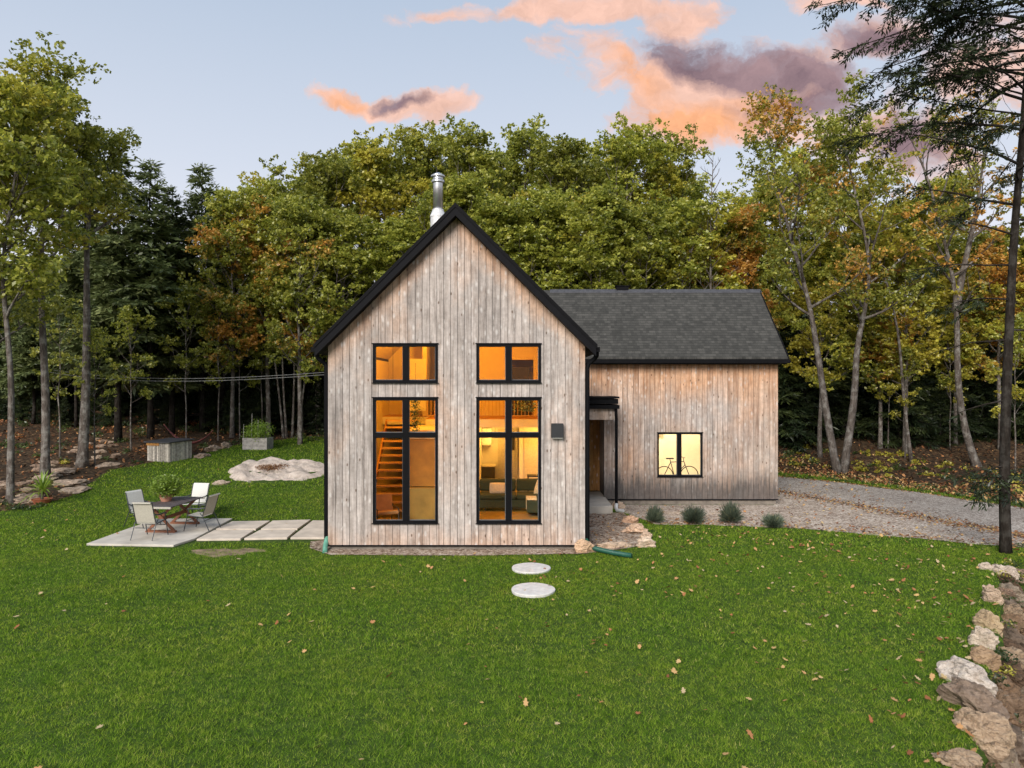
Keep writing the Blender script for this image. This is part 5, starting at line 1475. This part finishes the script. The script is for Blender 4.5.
# yellow and orange trees right of the wing
for i, (px, py, d, k, c, a, lab) in enumerate([
    (735, 222, 40, 3, ORG, .5, 'orange tree showing over the right end of the wing ridge'), (765, 200, 43, 2, YEL, .45, 'yellow tree behind the orange crown right of the wing'),
    (905, 215, 37, 2, YEL, .5, 'yellow green tree between the twin trunks and the leaning birch'), (1000, 235, 38, 3, ORG, .5, 'orange tinged tree behind the foreground hemlock'),
    (940, 190, 42, 3, YEL, .42, 'olive tree behind the leaning trunk at the right'), (820, 250, 36.5, 3, YEL, .5, 'golden crown low behind the left stem of the V'), (880, 240, 38, 2, ORG, .42, 'crown with orange patches just right of the V stems'), (955, 250, 39, 2, YEL, .5, 'yellow crown low behind the leaning mottled trunk'), (845, 200, 41, 2, YEL, .45, 'green and yellow tree seen through the V of the twin trunks'), (800, 165, 42, 1, YEL, .42, 'tall yellow green tree behind the left stem of the V'), (1060, 190, 36, 3, YEL, .5, 'yellowish tree at the right picture edge behind the drive')]):
    stand(*PD[k], px, py, d, lab, None, (c, a), 160 + i, 1.0)
# orange maples left of the house
for i, (px, py, d, k, c, a, lab) in enumerate([
    (232, 205, 37, 2, ORG, .38, 'orange maple right of the dark conifers'), (268, 190, 38, 3, YEL, .48, 'tall golden maple between the conifers and the house'), (300, 215, 35.5, 2, ORG, .30, 'orange and green maple next to the left eave')]):
    stand(*PD[k], px, py, d, lab, 'maples turning orange left of the house', (c, a), 180 + i, .95)
# dark conifers at the left
for i, (px, py, d, k, lab) in enumerate([
    (118, 150, 35, 0, 'dark hemlock beside the crown of the tall left trees'), (150, 158, 36, 2, 'dark hemlock second in the conifer group'), (172, 185, 38, 0, 'lower dark hemlock in the middle of the conifer group'),
    (202, 162, 39, 2, 'pointed dark hemlock with the highest tip of the conifer group'), (222, 205, 40, 1, 'short dark hemlock at the right end of the conifer group'), (85, 170, 37, 1, 'dark hemlock behind the thick left trunk')]):
    stand(*PC[k], px, py, d, lab, 'dark hemlocks at the left wood edge', (YEL, 0), 200 + i, 1.1)
fill = random.Random(5)
for i, px in enumerate(list(range(-60, 330, 26)) * 2):
    stand(*PC[i % 3], px + fill.uniform(-12, 12), fill.uniform(225, 300), fill.uniform(39, 54), 'dark hemlock deep in the left woods', 'hemlocks deep in the left woods', (YEL, 0), 220 + i, 1.25)
for i, px in enumerate(list(range(775, 1110, 24)) * 2):
    stand(*PC[i % 3], px + fill.uniform(-12, 12), fill.uniform(275, 345), fill.uniform(39, 54), 'dark hemlock deep in the right woods', 'hemlocks deep in the right woods', (YEL, 0), 260 + i, 1.5)
for i, px in enumerate(range(335, 775, 40)):
    stand(*PC[i % 3], px + fill.uniform(-12, 12), fill.uniform(200, 260), fill.uniform(44, 54), 'dark hemlock in the woods behind the house', 'hemlocks behind the house', (YEL, 0), 300 + i, 1.4)
# slender poles at the wood edge
for i, (px, py, d) in enumerate([(95, 330, 30), (131, 310, 33), (186, 290, 35), (218, 295, 36), (240, 300, 37), (60, 300, 31), (172, 320, 38), (262, 300, 38), (905, 350, 36), (1015, 320, 32), (888, 320, 38), (950, 330, 38)]):
    stand(*PSL, px, py, d, 'slender pole stemmed sapling at the edge of the woods', 'slender saplings at the wood edge', (YEL, .12 if px < 300 else .45), 330 + i, 1.0)

# hero trees with their own trunks, traced as world points at their own depth
def stem(pix, d, dz=0.0):
    b = at(*pix[0]); 
    d = d or b.y
    out = []
    for i, (px, py) in enumerate(pix):
        out.append(Vector(((px - 512) / F * d - b.x * d / b.y * 1.0, math.sin(i * 1.3) * .15, CZ + (384 - py) / F * d - b.z)))
    out[0].z = 0; return b, out
def hero(name, stems, label, seed, crown0, spread, r0, autumn, **kw):
    kk = dict(limbs=kw.pop('limbs', 20), leaf=kw.pop('leaf', .16), per=kw.pop('per', 110), rclump=kw.pop('rclump', .7), subs=kw.pop('subs', 4), thin=kw.pop('thin', 1.0), droop=kw.pop('droop', 0))
    b, T0 = stem(stems[0], None); Ts = [T0]
    for s in stems[1:]:
        off = (s[0][0] - stems[0][0][0]) / F * b.y
        Ts.append([Vector(((px - 512) / F * b.y - b.x, .25 * i * .4, CZ + (384 - py) / F * b.y - b.z)) for i, (px, py) in enumerate(s)]); Ts[-1][0].z = 0 if s[0][1] > 420 else Ts[-1][0].z + .25
    kk2 = dict(kk); lf = kk2['leaf']
    data = deciduous(seed, 10, crown0, spread, r0, trunk=Ts, **kk2)
    return make_tree(name, b, label, 'tree', data, 'd', seed, autumn, leaf=lf, **kw)
hero('ash_tree', [[(10, 504), (8, 440), (10, 370), (4, 280), (8, 240), (14, 180), (18, 128)]], 'slender grey trunk at the left picture edge with a high leafy crown', 401, .42, 2.8, .125, (YEL, .32), limbs=20, per=120)
hero('ash_tree', [[(45, 479), (44, 400), (41, 330), (42, 260), (48, 200), (45, 150), (42, 114)]], 'second grey trunk from the left with the highest crown of the left group', 402, .50, 2.9, .17, (YEL, .42), limbs=20, per=130)
hero('pine_tree', [[(82, 467), (84, 400), (86, 320), (88, 250), (92, 200), (98, 165)]], 'thickest straight trunk of the left group', 403, .62, 2.1, .22, (YEL, .25), limbs=14, per=100)
hero('ash_tree', [[(-30, 500), (-28, 400), (-24, 300), (-22, 240), (-20, 150)]], 'leafy tree entering from the left picture edge', 409, .35, 3.4, .16, (YEL, .3))
hero('maple_clump', [[(284, 438), (278, 390), (270, 330), (255, 290)], [(287, 438), (282, 380), (281, 320), (278, 260)], [(292, 438), (294, 380), (293, 320), (298, 255)], [(297, 438), (303, 390), (308, 350), (314, 300)]], 'clump of four pale slender stems in front of the golden maple', 404, .62, 2.2, .07, (ORG, .55), limbs=16, per=80, leaf=.15, rclump=.55)
hero('maple_tree', [[(838, 473), (827, 410), (818, 350), (808, 300), (790, 240), (775, 175), (768, 130)], [(842, 473), (856, 400), (858, 350), (868, 310), (876, 260), (860, 190), (850, 135)]],
     'twin trunked maple beyond the drive, its two stems forming a narrow V', 405, .42, 3.4, .19, (ORG, .34), limbs=30, per=105, thin=.95)
hero('birch_tree', [[(978, 466), (966, 430), (958, 380), (956, 320), (952, 280), (942, 230), (928, 170), (905, 125)], [(956, 312), (962, 280), (975, 230), (985, 180), (990, 140)]],
     'leaning mottled trunk with a sparse crown of bare and yellow branches', 406, .45, 3.3, .20, (ORG, .45), limbs=28, per=60, thin=.75, subs=4, rclump=.6)
hero('oak_sapling', [[(912, 462), (905, 400), (900, 330), (880, 260), (850, 200), (832, 165)]], 'thin curved tree between the V trunks and the leaning trunk', 407, .5, 2.6, .09, (YEL, .55), limbs=16, per=80)
# bare tree in the gap of sky
w = Wood(33)
b = at(712, 455); b = Vector(((712 - 512) / F * 38, 38, float(H(10.7, 38))))
P = [Vector((0.1 * math.sin(i), 0, 15.8 * i / 7 )) for i in range(8)]; w.mb.tube(P, [.12 * (1 - .93 * i / 7) for i in range(8)], 7)
for i in range(34):
    t = .45 + .54 * i / 34; p, d = along(P, t); a = i * 2.4; el = .75
    pts, _ = w.limb(p, (math.cos(a) * math.cos(el), math.sin(a) * math.cos(el), math.sin(el)), 2.6 * (1.25 - t), .03, .06, 4, .12, 4, .006)
    for k in range(3):
        q, d = along(pts, .3 + .22 * k); w.limb(q, d + Vector((w.r.gauss(0, .6), w.r.gauss(0, .6), .3)), .9 * (1.3 - t), .012, .05, 3, .15, 3, .004)
make_tree('bare_tree', b, 'leafless grey tree standing in the gap of sky right of the row', 'tree', w.mb, 'b', 1)

# foreground hemlock at the right: dark trunk, long drooping boughs reaching into the picture
def big_hemlock():
    b = at(1006, 553); d0 = b.y; w = Wood(77); r = w.r
    T = [Vector(((px - 512) / F * d0 - b.x, 0, CZ + (384 - py) / F * d0 - b.z)) for px, py in [(1006, 553), (1004, 480), (1006, 400), (1010, 310), (1015, 220), (1024, 120), (1030, 20), (1036, -90)]]; T[0].z = -.2
    P = []
    for a, c in zip(T[:-1], T[1:]):
        for i in range(3): P.append(a.lerp(c, i / 3))
    P.append(T[-1]); n = len(P)
    for _ in range(2): P = [P[0]] + [(P[i - 1] + P[i] * 2 + P[i + 1]) / 4 for i in range(1, n - 1)] + [P[-1]]
    w.mb.tube(P, [.135 * (1 - .62 * i / (n - 1)) * (1.15 if i == 0 else 1) for i in range(n)], 10)
    A = []; B = []; ci = []
    def bough(p, dirv, L_, r0, dens, up=-.03, needles=True, start=.15):
        pts, _ = w.limb(p, dirv, L_, r0, up, 9, .09, 6, .006)
        ns = int(L_ * 4.2)
        for k in range(ns):
            t = start + (1 - start) * (k + r.random()) / ns; q, d = along(pts, min(t, .99)); sd_ = Vector((-d.y, d.x, 0)).normalized() * (1 if k % 2 else -1)
            L2 = (L_ * .34 * (1.15 - t) + .25) * r.uniform(.5, 1.25)
            tw, _ = w.limb(q, d * .75 + sd_ * r.uniform(.4, 1.0) + Vector((0, 0, r.uniform(-.35, .25))), L2, max(.004, r0 * .22), -.10, 4, .14, 3, .003)
            c0 = r.random()
            if needles and r.random() < dens * .88:
                nn = int(L2 * 30)
                for j in range(nn):
                    tt = .1 + .9 * (j + r.random()) / nn; q2, d2 = along(tw, min(tt, .99)); s2 = Vector((-d2.y, d2.x, 0)).normalized() * (1 if j % 2 else -1)
                    ln = r.uniform(.09, .2)
                    A.append(q2); B.append(q2 + (d2 * .6 + s2 * .9 + Vector((0, 0, r.uniform(-.7, .1)))).normalized() * ln); ci.append(c0)
    def zfrac(py):   # place along the trunk by its height
        z = CZ + (384 - py) / F * d0 - b.z
        for i in range(n - 1):
            if P[i].z <= z <= P[i + 1].z: return P[i].lerp(P[i + 1], (z - P[i].z) / (P[i + 1].z - P[i].z))
        return P[-1]
    # boughs: (height on trunk px, target dx (m, negative = left), dy, rise, length, density)
    for (py, dx, dy, up, L_, dn) in [(30, -1, -.1, .06, 5.0, .95), (60, -1, .25, .0, 4.2, .9), (10, -1, -.4, .14, 5.3, .95), (-10, -1, .1, .25, 5.0, .95), (-30, -1, -.3, .2, 4.6, .95), (100, -1, -.15, .22, 4.4, .8), (130, -1, .3, .3, 4.4, .8),
                                     (165, -1, -.05, .42, 3.6, .55), (205, -1, .3, .30, 3.4, .5), (235, -1, -.3, .25, 3.0, .35), (265, -1, .2, .12, 2.6, .3), (300, -1, -.2, .05, 2.3, .25), (340, -1, .2, -.05, 1.8, .2), (400, -1, -.3, -.1, 1.2, .2),
                                     (40, -.3, -1, .1, 3.6, .9), (80, -.5, 1, .1, 3.4, .9), (0, .4, -1, .1, 3.5, .9), (60, 1, .2, .1, 3.5, .9), (110, .8, -.6, .1, 3.0, .9), (20, -.6, .9, .15, 4.2, .95), (-40, -.7, -.7, .1, 4.0, .95), (-60, -1, .4, .1, 3.8, .95), (150, .7, .7, .1, 3, .8), (220, .9, .1, .1, 2.6, .6), (180, -.5, -.9, .05, 2.4, .5), (330, .8, -.3, .0, 2.2, .5), (130, -.6, -.8, .0, 3.0, .8), (90, -.8, -.5, .05, 3.6, .9), (50, -.9, .5, .1, 3.2, 1), (75, -.9, -.15, .12, 3.6, 1), (20, -.8, .1, .2, 3.4, 1), (45, -.8, -.6, .1, 2.0, 1), (10, -.9, .4, .1, 2.2, 1), (70, -.7, .3, .15, 1.8, 1), (95, -1, -.3, .1, 2.0, 1), (125, -.9, .1, .1, 1.7, 1), (-5, -.8, -.3, .0, 2.4, 1), (115, -.9, .2, .15, 3.0, .9), (35, -.4, -.8, .2, 3.0, 1), (-20, -.9, -.5, .1, 3.6, 1), (0, -.9, .35, .05, 4.4, .95)]:
        bough(zfrac(py), (dx, dy, up), L_, .036 if L_ > 3 else .026, dn)
    # low living boughs
    for (py, dx, dy, up, L_) in [(470, -1, .1, .15, 1.1), (476, -.9, -.7, .15, 1.0), (488, -1, -.1, .05, 1.0), (474, .3, -1, .1, .8), (466, -1, -.5, .1, .9), (480, .9, -.6, .1, 1.1), (482, -1, -.3, .12, .95), (478, -1, .5, .10, .85), (492, -.6, -1, .05, .8), (484, 1, -.2, .1, 1.1), (470, .9, .6, .1, 1.0)]:
        bough(zfrac(py), (dx, dy, up), L_, .018, 1.0, -.05, start=.05)
    t = empty('hemlock_tree', b, 0, 'dark foreground hemlock at the right edge, boughs hanging into the sky', 'tree')
    w.mb.build('trunk', M['bark_dark'], t, smooth=True)
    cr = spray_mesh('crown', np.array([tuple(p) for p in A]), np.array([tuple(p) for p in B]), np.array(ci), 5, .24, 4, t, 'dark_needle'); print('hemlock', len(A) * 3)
big_hemlock()

# undergrowth along the edges
def undergrowth(name, pts, label, seed, autumn, leaf=.12, per=60, r0=.35, mat='understory'):
    rng = np.random.default_rng(seed); Cs = []; ci = []; pt = []
    for q_ in pts:
        x, y, s = q_[:3]; k = int(per * s * rng.uniform(.6, 1.3)); b = ball(k, r0 * s, rng, .8); b[:, 2] = np.abs(b[:, 2])
        Cs.append(b + np.array([x, y, float(H(x, y)) + (q_[3] if len(q_) > 3 else 0)])); ci.append(np.full(k, rng.random())); pt.append(np.full(k, rng.random()))
    o = leafy(name, mat, np.concatenate(Cs), leaf, None, seed, .4, aspect=.6, patch=np.concatenate(pt), clump_id=np.concatenate(ci)); o.color = (*autumn[0], autumn[1])
    tag(o, label, 'undergrowth', kind='stuff')
rng = np.random.default_rng(77)
pts = []
while len(pts) < 130:
    px = rng.uniform(765, 1080); q_top = np.interp(px, [760, 780, 850, 920, 985, 1080], [474, 477, 484, 493, 503, 518]); p = at(px, q_top - rng.uniform(12, 36))
    pts.append((p.x, p.y, rng.uniform(.3, 1.0)))
undergrowth('forest_undergrowth', pts, 'yellow and orange low growth on the bank beyond the drive', 3, (YEL, .5))
pts = []
while len(pts) < 150:
    px = rng.uniform(775, 1080); q_top = np.interp(px, [760, 780, 850, 920, 985, 1080], [474, 477, 484, 493, 503, 518]); p = at(px, q_top - rng.uniform(0, 9))
    pts.append((p.x, p.y, rng.uniform(.2, .45)))
undergrowth('verge_grass', pts, 'rough green verge on the far side of the drive', 4, (YEL, .1), leaf=.09, r0=.5)
pts = [(x, y, rng.uniform(.5, 1.4)) for x, y in zip(rng.uniform(-32, -4, 220), rng.uniform(30, 45, 220)) if lawn_mask(np.array([x]), np.array([y]))[0] < .5]
undergrowth('forest_undergrowth', pts, 'dim green and rusty low growth under the left trees', 5, (RED, .35), per=45)
pts = []
for px, py, s in [(300, 440, 1.2), (312, 442, 1.1), (322, 440, 1.2), (235, 444, .9), (228, 446, .8), (243, 441, .8), (0, 512, .9), (12, 512, .7), (25, 512, .6), (-10, 508, 1.0), (35, 509, .5), (160, 449, .7), (60, 465, .6)]:
    p = at(px, py); pts.append((p.x, p.y + .3, s))
undergrowth('edge_plants', pts, 'leafy low plants along the left edge of the lawn', 6, (YEL, .3), per=130, leaf=.09)
pts = []
for y in np.arange(6, 17, .13):
    for _ in range(3): dx = rng.uniform(.35, 2.6); pts.append((wall_x(y) + dx, y, rng.uniform(.3, .8), .32 if dx < 1.1 else .05))
for px, py, s in [(1018, 640, .9), (1010, 622, .7), (1022, 612, .8), (1000, 655, .5), (1016, 597, .6)]:
    p = at(px, py); pts.append((p.x, p.y, s))
undergrowth('bank_weeds', pts, 'weeds and small leaves growing below the stone wall', 7, (YEL, .2), per=110, leaf=.055, r0=.3)

# the far woods as one mass behind every tree one can tell apart
def far_woods():
    rng = np.random.default_rng(9); n = 60000
    a = rng.uniform(-1.15, 1.15, n); d = rng.uniform(56, 78, n); x = d * np.sin(a); y = d * np.cos(a)
    tall = 9 + 2.5 * np.sin(a * 9 + 1) + 1.5 * np.sin(a * 23)
    z = H(x, y) + tall * rng.random(n) ** .8
    o = leafy('far_woodland', 'needle', np.stack([x, y, z], 1), 1.15, None, 3, .3, aspect=.7); o.color = (*YEL, 0)
    tag(o, 'dark mass of far woodland closing the view between the trunks', 'woodland', kind='stuff')
far_woods()

def hanging(loc, r_, h_, label, seed):
    rng = np.random.default_rng(seed); t = empty('hanging_plant', loc, 0, label, 'hanging plant')
    MB().lathe([(.06, -.12), (.10, 0), (.095, .01)], n=14).tube([(0, 0, 0), (0, 0, .9)], .005, 4).build('pot', M['int_dark'], t)
    n = 500; C = np.stack([rng.normal(size=n) * r_, rng.normal(size=n) * r_, .08 - h_ * rng.random(n)], 1); leafy('foliage', 'needle', C, .07, t, seed)
hanging((-2.62, 19.3, 3.82), .07, 1.05, 'dark trailing plant hanging in the middle of the tall left window', 1)
hanging((.42, 20.0, 3.72), .17, .42, 'bushy dark plant hanging at the top of the tall right window', 2)

# hammock and overhead wires
hp = atd(164, 424, 33); hq = atd(213, 430, 33.5)
m = MB(); N = 16
for i in range(N):
    a, b_ = i / N, (i + 1) / N
    def pt(t, s_):
        c = hp.lerp(hq, t); sag = 1.05 * (4 * t * (1 - t)); w_ = .14 * math.sin(math.pi * min(max(t, .04), .96)); return Vector((c.x, c.y + s_ * w_, c.z - sag * .75 + abs(s_) * .10 * math.sin(math.pi * t)))
    for s0, s1 in ((-1, 0), (0, 1)): m.quad(pt(a, s0), pt(b_, s0), pt(b_, s1), pt(a, s1))
hm = m.build('hammock', M['hammock_cloth'], smooth=True); sld = hm.modifiers.new('thick', 'SOLIDIFY'); sld.thickness = .02
tag(hm, 'dark red hammock slung between trunks behind the compost box', 'hammock')
for i, (za, zb) in enumerate(((345, 372.5), (342, 370))):
    a = Vector((-4.67, 19.5, CZ + (384 - zb) / F * 18)); e = atd(20, 366 - i * 3, 42)
    pts = [a.lerp(e, t / 14) - Vector((0, 0, .5 * 4 * (t / 14) * (1 - t / 14))) for t in range(15)]
    o = MB().tube(pts, .006, 5).build('overhead_wire', M['wire']); tag(o, ('lower' if i == 0 else 'upper') + ' of two thin wires running from the left eave into the woods', 'wire')

cy = scene.cycles
cy.use_denoising = True; cy.max_bounces = 7; cy.diffuse_bounces = 3; cy.glossy_bounces = 2; cy.transmission_bounces = 3; cy.transparent_max_bounces = 8
cy.use_adaptive_sampling = True; cy.adaptive_threshold = .02; cy.sample_clamp_indirect = 6; cy.caustics_reflective = False; cy.caustics_refractive = False
try: cy.denoiser = 'OPENIMAGEDENOISE'
except Exception as e: print(e)
